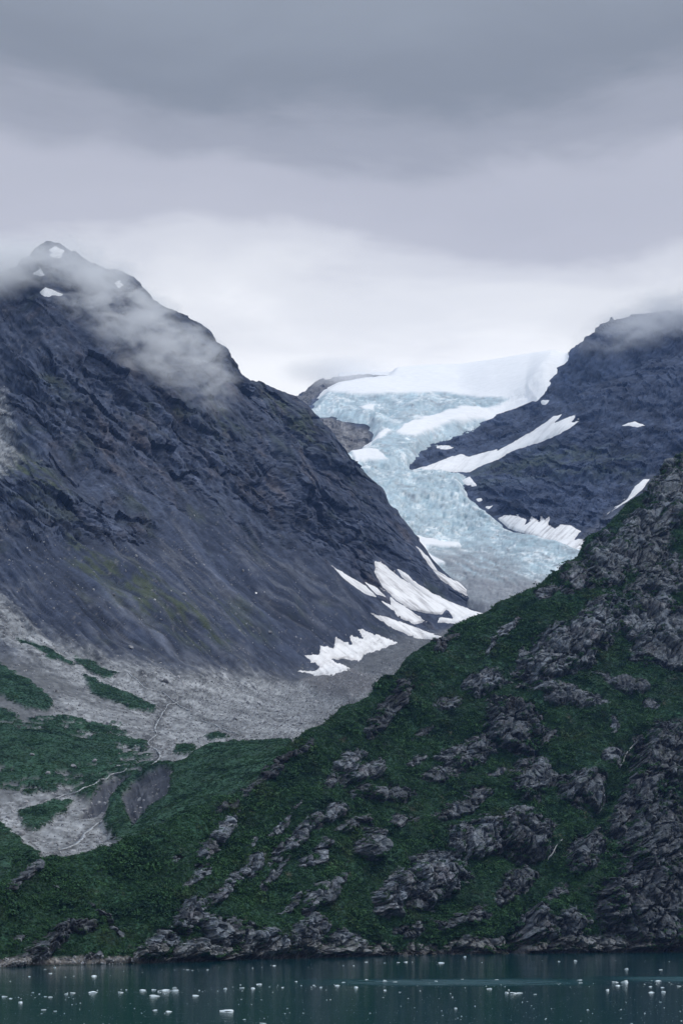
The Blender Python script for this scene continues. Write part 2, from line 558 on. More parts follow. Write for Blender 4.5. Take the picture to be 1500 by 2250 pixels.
# ================================================================ near hillside
ROCKS = [  # photo x, y, half length, half width, tilt (up to the right), relief, lightness
    (1480, 1090, 75, 42, 60, 8, .9), (1415, 1168, 66, 34, 45, 7, .9), (1335, 1236, 58, 40, 50, 7, 1.0), (1420, 1222, 52, 28, 40, 5, .8),
    (1452, 1274, 48, 36, 10, 6, .9), (1258, 1272, 34, 24, 45, 5, 1.0), (1200, 1297, 24, 12, 50, 3, 1.0), (1124, 1381, 26, 12, 40, 4, 1.3),
    (1080, 1424, 26, 7, 52, 3, 1.2), (1255, 1418, 132, 40, 36, 9, 1.0), (1418, 1358, 52, 34, 20, 6, .95), (1452, 1432, 60, 26, -10, 6, .9),
    (1482, 1375, 40, 22, 20, 5, .9), (1152, 1442, 16, 12, 50, 3, 1.0), (985, 1409, 34, 10, 42, 3, .6),
    (856, 1552, 66, 17, 50, 5, .6), (1064, 1508, 40, 25, 25, 6, 1.0), (988, 1541, 30, 14, 0, 4, .75), (1128, 1597, 64, 42, -20, 11, .8),
    (1032, 1642, 64, 25, 20, 6, .85), (972, 1697, 40, 13, 12, 3, .8), (768, 1673, 36, 18, 38, 5, 1.1), (728, 1718, 24, 10, 55, 3, 1.0),
    (808, 1689, 48, 13, 35, 4, 1.1), (912, 1669, 28, 8, 35, 3, .8), (848, 1741, 58, 15, 2, 4, .8), (1168, 1706, 46, 36, 45, 6, .9),
    (1020, 1757, 60, 18, 25, 4, .75), (640, 1662, 52, 9, 36, 4, .5), (560, 1716, 60, 7, 42, 3, .5), (500, 1765, 36, 6, 35, 2, .5),
    (624, 1808, 42, 8, 46, 3, 1.1), (720, 1797, 48, 13, 38, 4, 1.1), (772, 1812, 44, 11, 25, 4, .9), (888, 1800, 36, 9, 2, 3, .8),
    (640, 1853, 54, 16, 38, 4, 1.1), (694, 1885, 46, 13, 44, 4, 1.1), (812, 1858, 40, 26, 62, 9, 1.0), (1052, 1832, 60, 36, 5, 8, 1.0),
    (1160, 1834, 52, 38, 0, 8, .8), (1142, 1785, 34, 12, 18, 3, .9), (945, 1890, 46, 16, 10, 5, 1.0),
    (1240, 1534, 72, 19, -15, 5, .9), (1383, 1501, 40, 14, -15, 4, .9), (1433, 1543, 18, 8, 20, 2, 1.0), (1277, 1729, 52, 30, 5, 7, .8),
    (1343, 1668, 20, 18, 40, 4, .9), (1340, 1603, 14, 8, 70, 3, 1.0), (1457, 1664, 66, 56, 30, 10, .75), (1417, 1738, 56, 30, 48, 7, .75),
    (1290, 1862, 46, 32, 45, 7, .8), (1378, 1782, 58, 24, 55, 6, .7), (1452, 1840, 92, 66, 48, 12, .7), (1440, 1990, 105, 92, 20, 12, .65),
    (1142, 1922, 42, 24, 45, 6, .7), (1108, 1964, 30, 18, 40, 5, .7), (1162, 2030, 46, 32, 55, 7, .75), (1240, 2046, 52, 36, 30, 7, .8),
    (960, 1924, 72, 40, 25, 9, 1.15), (924, 1978, 32, 16, 30, 5, 1.0), (1012, 2018, 56, 15, 15, 5, .8), (1060, 2070, 70, 14, 4, 5, .8),
    (470, 1850, 72, 15, 56, 5, 1.25), (427, 1926, 34, 8, 50, 3, 1.1), (488, 1953, 50, 12, 42, 4, 1.05), (543, 1906, 62, 14, 47, 4, 1.1),
    (600, 1920, 50, 9, 42, 3, .9), (862, 1970, 46, 28, 64, 8, 1.25), (702, 1978, 46, 20, 42, 6, 1.0), (731, 1944, 30, 9, 42, 3, .9),
    (640, 1986, 26, 8, 30, 3, .8), (407, 2018, 44, 20, 55, 7, 1.05), (470, 2040, 40, 26, -40, 7, 1.05), (330, 2082, 46, 20, 40, 6, 1.1),
    (420, 2092, 64, 20, 8, 8, 1.25), (533, 2070, 40, 24, 70, 7, 1.0), (590, 2070, 44, 28, -40, 7, 1.25), (673, 2060, 48, 30, 50, 7, 1.0),
    (743, 2078, 44, 20, 30, 6, 1.0), (815, 2093, 64, 10, 2, 4, 1.1), (925, 2092, 60, 9, 2, 4, .9), (1330, 2074, 70, 18, 5, 6, .8), (1180, 2086, 70, 9, 2, 4, .75),
    (48, 1925, 60, 8, 32, 3, .8), (213, 2018, 36, 10, -45, 4, .8), (110, 2078, 54, 16, 22, 5, .75), (183, 2056, 28, 12, 20, 4, .7),
    (250, 2052, 24, 9, -30, 3, .9), (52, 2103, 34, 8, 22, 3, .8), (117, 1964, 8, 7, 20, 3, 1.5), (43, 2060, 16, 7, 15, 3, .9), (203, 2110, 18, 6, 5, 3, 1.1),
    (1395, 1290, 36, 12, 45, 3, .8), (1310, 1325, 24, 8, 40, 2, .9), (930, 1600, 30, 6, 45, 2, .7), (1090, 1690, 22, 7, 20, 2, .8), (1200, 1620, 26, 6, 10, 2, .8),
    (560, 1845, 22, 5, 50, 2, .9), (385, 1895, 12, 4, 40, 2, 1.0), (1320, 1480, 22, 6, -10, 2, .8), (1230, 1960, 30, 10, 40, 3, .7), (900, 2040, 40, 12, 20, 4, .8),
]
SHORE = [(-600, 2150), (-300, 2142), (0, 2128), (100, 2122), (200, 2120), (300, 2117), (430, 2113), (520, 2109), (700, 2105), (850, 2100), (1000, 2097), (1200, 2095), (1500, 2092), (2000, 2088)]
NEAR_CREST = [(-600, 2000), (-300, 1985), (-100, 1968), (0, 1943), (30, 1918), (70, 1889), (100, 1882), (160, 1879), (230, 1873), (262, 1866), (300, 1850), (340, 1832), (400, 1804), (455, 1779),
              (500, 1752), (550, 1722), (600, 1668), (650, 1630), (700, 1599), (760, 1556), (800, 1532), (830, 1512), (860, 1487), (910, 1445), (960, 1411),
              (1000, 1384), (1040, 1356), (1070, 1341), (1100, 1330), (1140, 1311), (1180, 1291), (1215, 1270), (1250, 1246), (1290, 1192), (1340, 1160), (1365, 1130), (1400, 1104), (1425, 1078), (1445, 1052),
              (1470, 1030), (1500, 1004), (1560, 960), (1700, 880), (2000, 760)]
xs = np.arange(-420, 1760, 2.0)
ysh = dense(SHORE, xs)
ycr = dense(NEAR_CREST, xs)
Ysh = F * CH / (ysh - HY)
slope = np.interp(xs, [-400, 0, 300, 500, 800, 1760], [0.40, 0.48, 0.55, 0.66, 0.74, 0.78])
k_ = (HY - ycr) / F
Ycr = (slope * Ysh + CH) / (slope - k_)
Zcr = CH + k_ * Ycr
# knots: sea bed, shoreline, low cliff, mid slope, upper slope, crest, back, far back
cl = np.interp(xs, [-400, 250, 330, 700, 1100, 1300, 1760], [2.5, 2.5, 15, 15, 12, 30, 36])     # height of the shore cliff
cd = cl / np.interp(xs, [-400, 250, 330, 1760], [0.35, 0.35, 1.3, 1.3])
cl = np.minimum(cl, (Zcr) * 0.3)
cd = np.minimum(cd, (Ycr - Ysh) * 0.2)
Yk = np.stack([Ysh - 40, Ysh, Ysh + cd, Ysh + cd + (Ycr - Ysh - cd) * .36, Ysh + cd + (Ycr - Ysh - cd) * .70, Ycr, Ycr + 60, Ycr + 220])
Zk = np.stack([-6 + 0 * xs, 0 * xs - 0.3, cl, cl + (Zcr - cl) * .35, cl + (Zcr - cl) * .71, Zcr, Zcr - 12 - .12 * Zcr, Zcr * 0.3 + 4])
H = Grid.__new__(Grid)
H.setup(xs, Yk, Zk, [6, 42, 170, 150, 130, 14, 14], 5)
print('near grid', H.shape)
P0 = H.P0
px, py = H.px.copy(), H.py.copy()
# warped pixel coordinates so that outlines are ragged
p3 = P0 * 1.0
wx = px + 20 * fbm(p3 / 34, 3, 19, .5) + 13 * fbm(p3 / 14, 4, 21, 0.65) + 4 * fbm(p3 / 3, 2, 25)
wy = py + 20 * fbm(p3 / 34, 3, 29, .5) + 13 * fbm(p3 / 14, 4, 31, 0.65) + 4 * fbm(p3 / 3, 2, 35)
rock = np.full(len(px), -9.0)
rid = np.full(len(px), -1)
rel = np.zeros(len(px))
lig = np.ones(len(px))
for k, (cx_, cy_, a_, b_, th, re_, li_) in enumerate(ROCKS):
    m = (np.abs(wx - cx_) < a_ * 1.7) & (np.abs(wy - cy_) < a_ * 1.7) & H.front
    i_ = np.nonzero(m)[0]
    a_, b_ = a_ * 1.10, b_ * 1.22
    c_, s_ = math.cos(math.radians(th)), math.sin(math.radians(th))
    ex, ey = wx[i_] - cx_, -(wy[i_] - cy_)
    u_, v_ = (ex * c_ + ey * s_) / a_, (-ex * s_ + ey * c_) / b_
    q = 1 - (np.abs(u_) ** 2.4 + np.abs(v_) ** 2.4) ** (1 / 2.4)        # 1 at the centre, 0 at the rim
    up = q > rock[i_]
    j_ = i_[up]
    rock[j_] = q[up]
    rid[j_] = k
    rel[j_] = re_
    lig[j_] = li_
shore_rock = 0.20 - (P0[:, 2] - 1.0) / 22 + 0.25 * fbm(p3 / 9, 3, 44)
shore_rock = np.where((px > 285), shore_rock, -1)
up = (shore_rock > rock) & (P0[:, 2] < 12) & H.front & (shore_rock > 0)
rock[up & (rock < 0)] = shore_rock[up & (rock < 0)]
rel = np.where(up & (rel == 0), 3, rel)
rock = rock + .06 + .05 * sstep(1050, 1300, px) + .42 * fbm(p3 / np.array([11, 11, 6]), 4, 45, .62)
rmask = sstep(-0.02, 0.06, rock)
bul = sstep(-0.08, 0.45, rock)
# relief
big = fbm(p3 / 70, 3, 1) * 10 + fbm(p3 / 26, 3, 4) * 5.0
# strata run up to the right along the slope
th = math.radians(50)
su = (px - 750) * .23 * math.cos(th) - (py - 1700) * .23 * math.sin(th)
sv_ = (px - 750) * .23 * math.sin(th) + (py - 1700) * .23 * math.cos(th)
strata = ridged(np.stack([su / 40, sv_ / 7, P0[:, 1] / 60], 1), 4, 61) * 2.2
d = big + strata * 0.5 * (1 - rmask)
idx = np.nonzero(rock > -0.12)[0]
ps = np.stack([su[idx], sv_[idx], P0[idx, 1] * .25], 1)
ps = ps + 4.0 * np.stack([fbm(ps / 10, 3, 71), fbm(ps / 10, 3, 73), fbm(ps / 10, 3, 75)], 1)
f1, e1, c1 = facets(ps / np.array([13, 9.5, 9]), 1, 1.3, .9)
f2, e2, c2 = facets(ps / np.array([5.2, 4.0, 4]), 2, 1.3, .9)
f3, e3, c3 = facets(ps / np.array([2.4, 1.8, 2.0]), 3, 1.2, .9)
fr = np.zeros(len(px))
fr[idx] = (f1 * 2.6 + f2 * 1.3 + f3 * .5 - 3.0 * (1 - sstep(0, .22, e1)) - 1.5 * (1 - sstep(0, .22, e2)) + .7 * sstep(950, 750, px[idx]) * ridged(ps / np.array([9, 2.6, 7]), 3, 79, .6) + 1.6 * fbm(ps / 6, 3, 78)) * np.clip(.4 + rel[idx] / 9, .5, 1.25)
ro = bul * rel * 1.35 + 1.0 * fr * sstep(-0.10, 0.15, rock)
# turf mounds
d = d + (1 - rmask) * (fbm(p3 / 7, 3, 81) * 1.0)
# keep the crest close to its line, and the gully with the little waterfall
gul = poly_sdf([(1405, 1615), (1330, 1745), (1215, 1885), (1150, 1985), (1120, 2070), (1135, 2075), (1165, 1990), (1230, 1890), (1345, 1750), (1418, 1622)], px, py)
d = d - 7 * sstep(-22, 6, gul)
tap = np.where(H.front, np.clip((5 - H.t) * 6 + .35, 0, 1), .4) * sstep(.98, 1.10, H.t)
H.displace(d * tap, ro * tap)
p3 = H.P
# colours (albedo)
nlow = fbm(p3 / 30, 3, 91)
nmid = fbm(p3 / 6, 3, 93)
nfin = fbm(p3 / 1.7, 2, 95)
rc = np.empty((len(px), 3))
rc[:] = (0.086, 0.099, 0.117)
warm = sstep(.12, .5, fbm(p3 / 13, 3, 97) + .25 * nfin)
rc += warm[:, None] * np.array([.016, .000, -.006])
cellv = np.zeros(len(px)); cellv[idx] = (c2 - .5) * .8 + (c1 - .5) * .6 + (c3 - .5) * .5
rc *= (np.clip(1 + cellv + .7 * nmid + .7 * nfin, .22, 2.6) * lig ** 1.3)[:, None]
lich = sstep(.05, .32, fbm(p3 / 3.2, 3, 99, .65))
rc = rc * (1 - .5 * lich[:, None]) + lich[:, None] * .5 * np.array([.33, .35, .37]) * lig[:, None]
dark_band = sstep(.05, .4, fbm(p3 / 20, 3, 98))
rc *= (1 - .40 * dark_band)[:, None]
moss = sstep(.1, .45, fbm(p3 / 5, 3, 101)) * .55
rc = rc * (1 - moss[:, None]) + moss[:, None] * np.array([.030, .046, .026])
gc = np.empty((len(px), 3))
gc[:] = (0.015, 0.050, 0.026)
gc *= np.clip(1 + .8 * nlow + .6 * nmid, .4, 2.0)[:, None]
brn = sstep(.28, .55, fbm(p3 / 11, 3, 103))
gc = gc * (1 - .6 * brn[:, None]) + .6 * brn[:, None] * np.array([.075, .055, .035])
colr = gc + (rc - gc) * rmask[:, None]
palec = (sstep(1.5, 3.0, H.P[:, 2]) * sstep(9, 5, H.P[:, 2] + 2 * nmid) * rmask * (px > 285) * .35)[:, None]      # pale scoured rock above the tide line
colr = colr * (1 - palec) + palec * np.array([.27, .265, .25])
tide = sstep(3.4, 1.0, H.P[:, 2] + .8 * nmid) * rmask      # wet, weed-stained tidal band
colr = colr * (1 - .55 * tide[:, None]) + .55 * tide[:, None] * np.array([.055, .042, .030])
beach = sstep(.0, 1.0, (H.P[:, 2] + .3)) * sstep(4.2, 2.6, H.P[:, 2] + nmid) * (px < 300)
colr = colr * (1 - beach[:, None]) + beach[:, None] * np.array([.20, .19, .18]) * np.clip(1 + nfin[:, None] + .5 * nmid[:, None], .3, 1.8)
wetb = sstep(1.6, .6, H.P[:, 2]) * (px < 300)
colr = colr * (1 - .6 * wetb[:, None])
fq = H.faces()
frock = (rmask[fq].mean(1) > .5)
frid = rid[fq[:, 0]]
base_faces = fq[~(frock & (frid >= 0))]
hill = add('hillside', build_mesh('hillside', H.P, base_faces, colr, M_NEAR), kind='structure')
for k in range(len(ROCKS)):
    q = fq[frock & (frid == k)]
    if len(q) > 12:
        add('rock_outcrop', build_mesh('rock_outcrop', H.P, q, colr, M_NEAR, smooth=False), hill)
tuft = .55 * sstep(.05, .35, fbm(p3 / 5, 3, 101)) * sstep(.9, .1, rock)      # scrub rooted on ledges and in cracks
GREEN_H = (np.maximum(1 - rmask, .25 + tuft * (tuft > .1)) * (np.maximum(1 - rmask, tuft) > .1) * (1 - np.clip(beach + wetb, 0, 1)) * (H.P[:, 2] > 2.0), nlow, nmid)

STREAMS = [([(395, 1540), (372, 1545), (350, 1580), (340, 1600), (346, 1610), (330, 1625), (322, 1632), (345, 1650), (354, 1660), (345, 1670), (330, 1680)], 1.3, 'winding white meltwater stream dropping down the middle of the gravel'),
           ([(280, 1475), (300, 1490), (320, 1510), (360, 1520), (390, 1545), (420, 1563)], 1.0, 'thin stream on the upper gravel fan above the winding stream'),
           ([(440, 1580), (480, 1594), (500, 1605), (530, 1615)], .8, 'faint stream thread across the blue grey gravel plain'),
           ([(282, 1690), (250, 1702), (215, 1718), (170, 1738), (120, 1752)], 1.0, 'pale stream running left under the green moraine'),
           ([(228, 1802), (210, 1815), (190, 1828), (183, 1842), (165, 1856), (140, 1866), (115, 1868)], 2.2, 'broad white stream on the lowest gravel flat behind the shore hill')]

# ================================================================ valley floor and the big mountain on the left
MT_CREST = [(-500, 950), (-300, 820), (-150, 715), (-60, 655), (0, 622), (50, 585), (78, 558), (100, 541), (125, 541), (150, 556), (185, 580), (215, 596), (262, 612), (290, 635), (325, 664), (350, 680),
            (400, 705), (425, 716), (450, 730), (470, 752), (500, 775), (520, 798), (540, 822), (575, 838), (605, 850), (640, 868), (665, 885), (690, 912), (720, 952), (745, 985), (770, 1012), (800, 1048), (830, 1086),
            (860, 1128), (890, 1168), (920, 1208), (945, 1240), (970, 1262), (1000, 1288), (1040, 1318), (1075, 1330), (1110, 1333), (1300, 1335), (1700, 1340)]
bc = {
    -400: [(1960, 950), (1920, 1080), (1860, 1200), (1780, 1330), (1680, 1500), (1560, 1700), (1480, 1850), (1250, 2150), (950, 2550), (1000, 2900)],
    -100: [(1930, 960), (1870, 1100), (1800, 1240), (1730, 1340), (1630, 1480), (1530, 1660), (1440, 1820), (1080, 2200), (690, 2620), (800, 3000)],
    0: [(1925, 960), (1850, 1120), (1795, 1250), (1735, 1350), (1640, 1470), (1530, 1650), (1440, 1800), (1060, 2210), (622, 2650), (760, 3050)],
    100: [(1915, 960), (1870, 1120), (1790, 1270), (1725, 1370), (1640, 1490), (1540, 1660), (1450, 1820), (1020, 2220), (541, 2690), (700, 3100)],
    250: [(1905, 960), (1862, 1130), (1790, 1290), (1715, 1400), (1650, 1510), (1570, 1680), (1480, 1870), (1080, 2280), (610, 2750), (760, 3150)],
    400: [(1850, 990), (1780, 1140), (1700, 1300), (1662, 1410), (1650, 1500), (1600, 1700), (1490, 1960), (1120, 2380), (705, 2800), (840, 3200)],
    520: [(1770, 1020), (1730, 1150), (1680, 1290), (1645, 1410), (1638, 1500), (1590, 1760), (1510, 2060), (1180, 2450), (798, 2850), (930, 3250)],
    620: [(1690, 1060), (1680, 1180), (1660, 1310), (1642, 1430), (1632, 1520), (1580, 1830), (1500, 2190), (1210, 2560), (858, 2920), (990, 3300)],
    720: [(1640, 1100), (1640, 1220), (1640, 1350), (1630, 1470), (1610, 1620), (1550, 1960), (1480, 2360), (1240, 2700), (952, 3010), (1070, 3350)],
    850: [(1560, 1200), (1560, 1320), (1560, 1450), (1555, 1600), (1540, 1800), (1480, 2200), (1415, 2640), (1290, 2810), (1114, 3020), (1200, 3350)],
    960: [(1500, 1300), (1500, 1420), (1500, 1550), (1495, 1700), (1480, 1950), (1430, 2400), (1385, 2790), (1330, 2890), (1252, 2990), (1320, 3300)],
    1060: [(1460, 1400), (1460, 1520), (1455, 1650), (1450, 1800), (1430, 2100), (1385, 2600), (1350, 2940), (1342, 2990), (1326, 3040), (1360, 3300)],
    1250: [(1460, 1500), (1460, 1620), (1455, 1750), (1445, 1900), (1420, 2200), (1385, 2650), (1352, 2950), (1345, 3000), (1335, 3060), (1340, 3300)],
    1700: [(1460, 1700), (1460, 1800), (1455, 1900), (1445, 2050), (1420, 2300), (1385, 2650), (1352, 2950), (1345, 3000), (1335, 3060), (1340, 3300)],
}
for x_, v_ in bc.items():
    if 350 < x_:
        v_[0] = (v_[0][0] + 90, v_[0][1] + 10)
        v_[1] = (v_[1][0] + 35, v_[1][1])
    v_.insert(0, (v_[0][0] + 150, v_[0][1] - 50))
xs = np.arange(-330, 1240, 2.5)
B = Grid(xs, bc, [4, 10, 26, 26, 16, 34, 46, 150, 170, 16], MT_CREST, 9)
B.t -= 1
print('back grid', B.shape)
P0 = B.P0
px, py = B.px.copy(), B.py.copy()
p3 = P0
wp = 9 * fbm(p3 / 40, 4, 121, .6)
wq = 9 * fbm(p3 / 40, 4, 131, .6)
wx, wy = px + wp, py + wq


def streak(px, py, deg, lu, lv, seed, octv=4, z=0.0):
    t_ = math.radians(deg)
    u_ = px * math.cos(t_) + py * math.sin(t_)
    v_ = -px * math.sin(t_) + py * math.cos(t_)
    return np.stack([u_ / lu, v_ / lv, np.full(len(px), seed * 3.7 + z)], 1)


face = sstep(5.7, 6.3, B.t)                   # 0 on the valley floor, 1 on the mountain
# rock against scree on the mountain
scree = np.maximum(sstep(-25, 30, poly_sdf([(0, 1150), (130, 1190), (300, 1200), (420, 1110), (600, 1190), (720, 1250), (820, 1330), (900, 1370), (990, 1370), (960, 1410), (860, 1440), (690, 1490), (520, 1510), (300, 1480), (100, 1420), (0, 1330)], wx, wy)), 1 - face)
cragp = [[(40, 800), (200, 770), (420, 900), (620, 1020), (800, 1130), (870, 1230), (820, 1260), (700, 1200), (560, 1110), (400, 1050), (250, 990), (120, 960), (30, 900)],
         [(0, 1060), (160, 1090), (330, 1150), (350, 1200), (200, 1210), (0, 1220)],
         [(420, 720), (560, 830), (700, 950), (800, 1060), (740, 1060), (600, 920), (480, 820)]]
crag = np.zeros(len(px))
for c_ in cragp:
    crag = np.maximum(crag, sstep(-28, 25, poly_sdf(c_, wx, wy)))
crag *= face
grass_tint = np.zeros(len(px))
for c_ in [[(20, 980), (90, 1010), (170, 1090), (60, 1100), (10, 1060)], [(150, 1180), (330, 1290), (460, 1390), (500, 1430), (420, 1430), (260, 1330), (160, 1250)], [(430, 1290), (580, 1390), (600, 1410), (520, 1380)],
           [(560, 820), (700, 940), (720, 1000), (640, 930)], [(430, 850), (560, 960), (500, 940)]]:
    grass_tint = np.maximum(grass_tint, sstep(-25, 20, poly_sdf(c_, wx, wy)))
gx = px + 14 * fbm(p3 / 60, 2, 136)
gy = py + 14 * fbm(p3 / 60, 2, 138)
st_a = fbm(streak(gx, gy, 42, 190, 13, 1), 4, 141, .6)         # gullies running down to the right
st_w = fbm(streak(gx, gy, 41, 230, 26, 5), 3, 146, .5)
st_b = fbm(streak(gx, gy, 47, 70, 6, 2), 3, 151, .6)
st_r = ridged(streak(gx, gy, 44, 150, 34, 3), 4, 161, .55)
ps = np.stack([px * .55, py * .55, P0[:, 1] * .3], 1)
rr = math.radians(36)
psr = np.stack([ps[:, 0] * math.cos(rr) + ps[:, 1] * math.sin(rr), -ps[:, 0] * math.sin(rr) + ps[:, 1] * math.cos(rr), ps[:, 2]], 1)
psr = psr + 6 * np.stack([fbm(ps / 25, 2, 171), fbm(ps / 25, 2, 173), 0 * px], 1)
idx = np.nonzero(face > .02)[0]
f1, e1, c1 = facets(psr[idx] / np.array([60, 17, 60]), 5, 1.3, .9)
f2, e2, c2 = facets(psr[idx] / np.array([22, 6, 30]), 6, 1.2, .9)
f3, e3, c3 = facets(psr[idx] / np.array([9, 2.8, 12]), 7, 1.2, .9)
fr = np.zeros(len(px)); cell = np.zeros(len(px))
fr[idx] = f1 * 8 + f2 * 3.2 + f3 * 1.2 - 3.0 * (1 - sstep(0, .2, e1)) - 1.2 * (1 - sstep(0, .2, e2))
cell[idx] = (c1 - .5) * .35 + (c2 - .5) * .45 + (c3 - .5) * .3
rocky = face * (1 - .93 * scree)
big = (fbm(p3 / 260, 3, 181) * 20 + fbm(p3 / 90, 3, 183) * 9) * face
ro = rocky * (st_r * 8 + fr * (.34 + .8 * crag) + fbm(p3 / 25, 4, 185, .5) * 2.5)
d = big + face * scree * (st_a * 4.5 + st_b * 1.0 + np.abs(st_r) * 2.5)
# valley floor: braided rubble, hummocks, the green moraine
MORAINE = [(150, 1752), (224, 1712), (280, 1690), (340, 1686), (387, 1687), (411, 1680), (457, 1653), (513, 1644), (640, 1642), (640, 1740), (467, 1790), (400, 1830), (261, 1862), (229, 1822), (240, 1778), (187, 1764)]
BARE = [(272, 1762), (308, 1727), (364, 1699), (389, 1700), (383, 1764), (345, 1787), (327, 1811), (300, 1834), (284, 1800)]
BARE2 = [(176, 1801), (196, 1772), (224, 1733), (299, 1722), (240, 1769), (222, 1797)]
mor = poly_sdf(MORAINE, wx, wy)
bare = np.maximum(poly_sdf(BARE, px + wp * .3, py + wq * .3), poly_sdf(BARE2, px + wp * .3, py + wq * .3))
GREENS = [[(-330, 1440), (0, 1461), (28, 1479), (93, 1517), (120, 1549), (90, 1570), (0, 1530), (-330, 1500)],
          [(-330, 1560), (0, 1555), (60, 1580), (150, 1575), (250, 1590), (330, 1640), (318, 1660), (300, 1690), (230, 1718), (150, 1735), (100, 1752), (0, 1738), (-330, 1720)],
          [(40, 1395), (105, 1425), (163, 1455), (165, 1465), (107, 1449), (47, 1412)], [(165, 1434), (210, 1449), (257, 1482), (240, 1491), (205, 1480), (172, 1452)],
          [(180, 1484), (261, 1515), (341, 1558), (335, 1568), (290, 1563), (201, 1523)], [(230, 1676), (261, 1652), (317, 1655), (340, 1668), (299, 1691)],
          [(45, 1793), (84, 1768), (165, 1764), (140, 1789), (84, 1827), (50, 1815)], [(-330, 1800), (0, 1805), (47, 1858), (84, 1883), (80, 1960), (-330, 1960)],
          [(381, 1652), (395, 1640), (429, 1640), (425, 1657), (390, 1662)], [(245, 1588), (262, 1585), (285, 1602), (268, 1606)], [(20, 1700), (60, 1690), (120, 1740), (60, 1760)], [(445, 1620), (480, 1612), (500, 1622), (470, 1630)]]
green = poly_sdf(MORAINE, wx, wy)
for c_ in GREENS:
    green = np.maximum(green, poly_sdf(c_, wx, wy))
patch = fbm(p3 / 14, 4, 191, .6)
left_patchy = sstep(360, 300, px) * sstep(1560, 1580, py) * sstep(1765, 1740, py)
green = green - 45 * left_patchy * sstep(-.05, .3, patch + .5 * fbm(p3 / 40, 3, 192)) - 3 * np.clip(patch, 0, 1) + 7 * fbm(p3 / 6, 3, 194, .6)
gm = sstep(-1.5, 2.5, green) * sstep(1.0, -2.5, bare) * (1 - sstep(6.6, 7.0, B.t))
floor = 1 - face
d = d + floor * (fbm(p3 / 30, 4, 193) * 3.0 + ridged(p3 / 12, 3, 195) * 1.2)
d = d + floor * sstep(-10, 12, mor) * 5 + floor * gm * (2.0 + fbm(p3 / 9, 3, 197) * 1.2) - 4 * sstep(-4, 8, bare) + sstep(-4, 6, bare) * 2.5 * fbm(streak(px, py, 75, 40, 7, 4), 3, 199)
mound = poly_sdf([(655, 1500), (700, 1488), (775, 1478), (830, 1500), (845, 1520), (770, 1545), (700, 1530)], px, py)
d = d + sstep(-15, 18, mound) * 9
# kettle edges along the old lateral moraine, bottom left
tap = np.where(B.front, np.clip((8 - B.t) * 9 + .5, 0, 1), .4)
ro *= 1 - .92 * snow_cover('B', px, py)
B.displace(d * tap, ro * tap, 4)
# colours
nmid = fbm(p3 / 22, 4, 201, .6)
nfin = fbm(p3 / 6, 3, 203, .6)
nlow = fbm(p3 / 110, 3, 205)
rc = np.empty((len(px), 3)); rc[:] = (0.046, 0.056, 0.084)
warm = sstep(.05, .5, fbm(p3 / 60, 4, 207, .6))
rc += warm[:, None] * np.array([.026, .012, -.006])
rc *= np.clip(1 + cell * (.9 + .9 * crag) + .8 * nmid + .8 * nfin + .6 * st_a + .4 * st_b, .25, 2.6)[:, None]
sc_ = np.empty((len(px), 3)); sc_[:] = (0.041, 0.050, 0.076)
sc_ *= np.clip(1 + .7 * st_a + 1.0 * st_w + .25 * st_b + .35 * nfin, .35, 2.0)[:, None]
gl_ = sstep(.35, .85, ridged(streak(gx, gy, 43, 260, 15, 22), 3, 148, .5)) * sstep(-.3, .3, st_w + .3 * nmid)
sc_ *= (1 - .42 * gl_)[:, None]
chute = sstep(.45, .85, ridged(streak(gx, gy, 40, 220, 24, 24), 2, 149, .5)) * sstep(.0, .4, nlow + .3)
sc_ += (chute * .045)[:, None] * np.clip(1 + nfin, .3, 2)[:, None]
colr = rc + (sc_ - rc) * (scree * face)[:, None]
gt = (grass_tint * face * sstep(-.15, .35, fbm(streak(px, py, 42, 60, 9, 6), 3, 209) + .5 * nmid))[:, None] * .8
gt = np.maximum(gt, (face * sstep(.15, .5, fbm(p3 / 70, 4, 211, .6)) * .35)[:, None])
colr = colr * (1 - gt) + gt * np.array([.060, .076, .034])
spots = (sstep(.30, .55, fbm(p3 / 8, 3, 213, .6) + .2 * nmid) * face * .6)[:, None]
colr = colr * (1 - spots) + spots * np.array([.17, .165, .17])
# pale rubble of the forefield
pale = np.maximum.reduce([poly_sdf([(-330, 1280), (0, 1322), (100, 1395), (250, 1455), (400, 1492), (470, 1478), (540, 1495), (650, 1512), (760, 1500), (830, 1490), (960, 1412), (1060, 1350), (1120, 1400), (700, 1680), (450, 1652), (350, 1690), (320, 1645), (300, 1585), (180, 1505), (90, 1462), (0, 1405), (-330, 1380)], wx, wy),
                          poly_sdf([(-330, 1790), (0, 1768), (100, 1742), (290, 1685), (300, 1700), (165, 1762), (230, 1800), (260, 1880), (80, 1890), (0, 1835), (-330, 1830)], wx, wy),
                          poly_sdf([(100, 1540), (200, 1530), (310, 1590), (330, 1650), (230, 1680), (150, 1620)], wx, wy) - 4,
                          poly_sdf([(-60, 840), (8, 850), (30, 930), (40, 1010), (10, 1060), (-60, 1060)], wx, wy) - 5])
pm = sstep(-22, 20, pale + 16 * nmid + 22 * st_a * sstep(1480, 1400, py) + 8 * nfin)
pc = np.empty((len(px), 3)); pc[:] = (0.235, 0.243, 0.252)
pc *= np.clip(.95 + .9 * nfin + .9 * nmid + .6 * fbm(p3 / 3, 2, 215) + .5 * fbm(streak(px, py, 18, 60, 9, 26), 3, 216), .25, 2.1)[:, None]
blue = sstep(560, 660, px) * sstep(1560, 1600, py)
pc *= (1 - .28 * sstep(600, 800, px))[:, None]
fl = np.empty((len(px), 3)); fl[:] = (0.125, 0.130, 0.135)
fl *= np.clip(1 + .6 * nfin + .4 * nmid, .35, 1.8)[:, None]
colr = colr + (fl - colr) * floor[:, None]
colr = colr + (pc - colr) * pm[:, None]
wet = np.zeros(len(px))
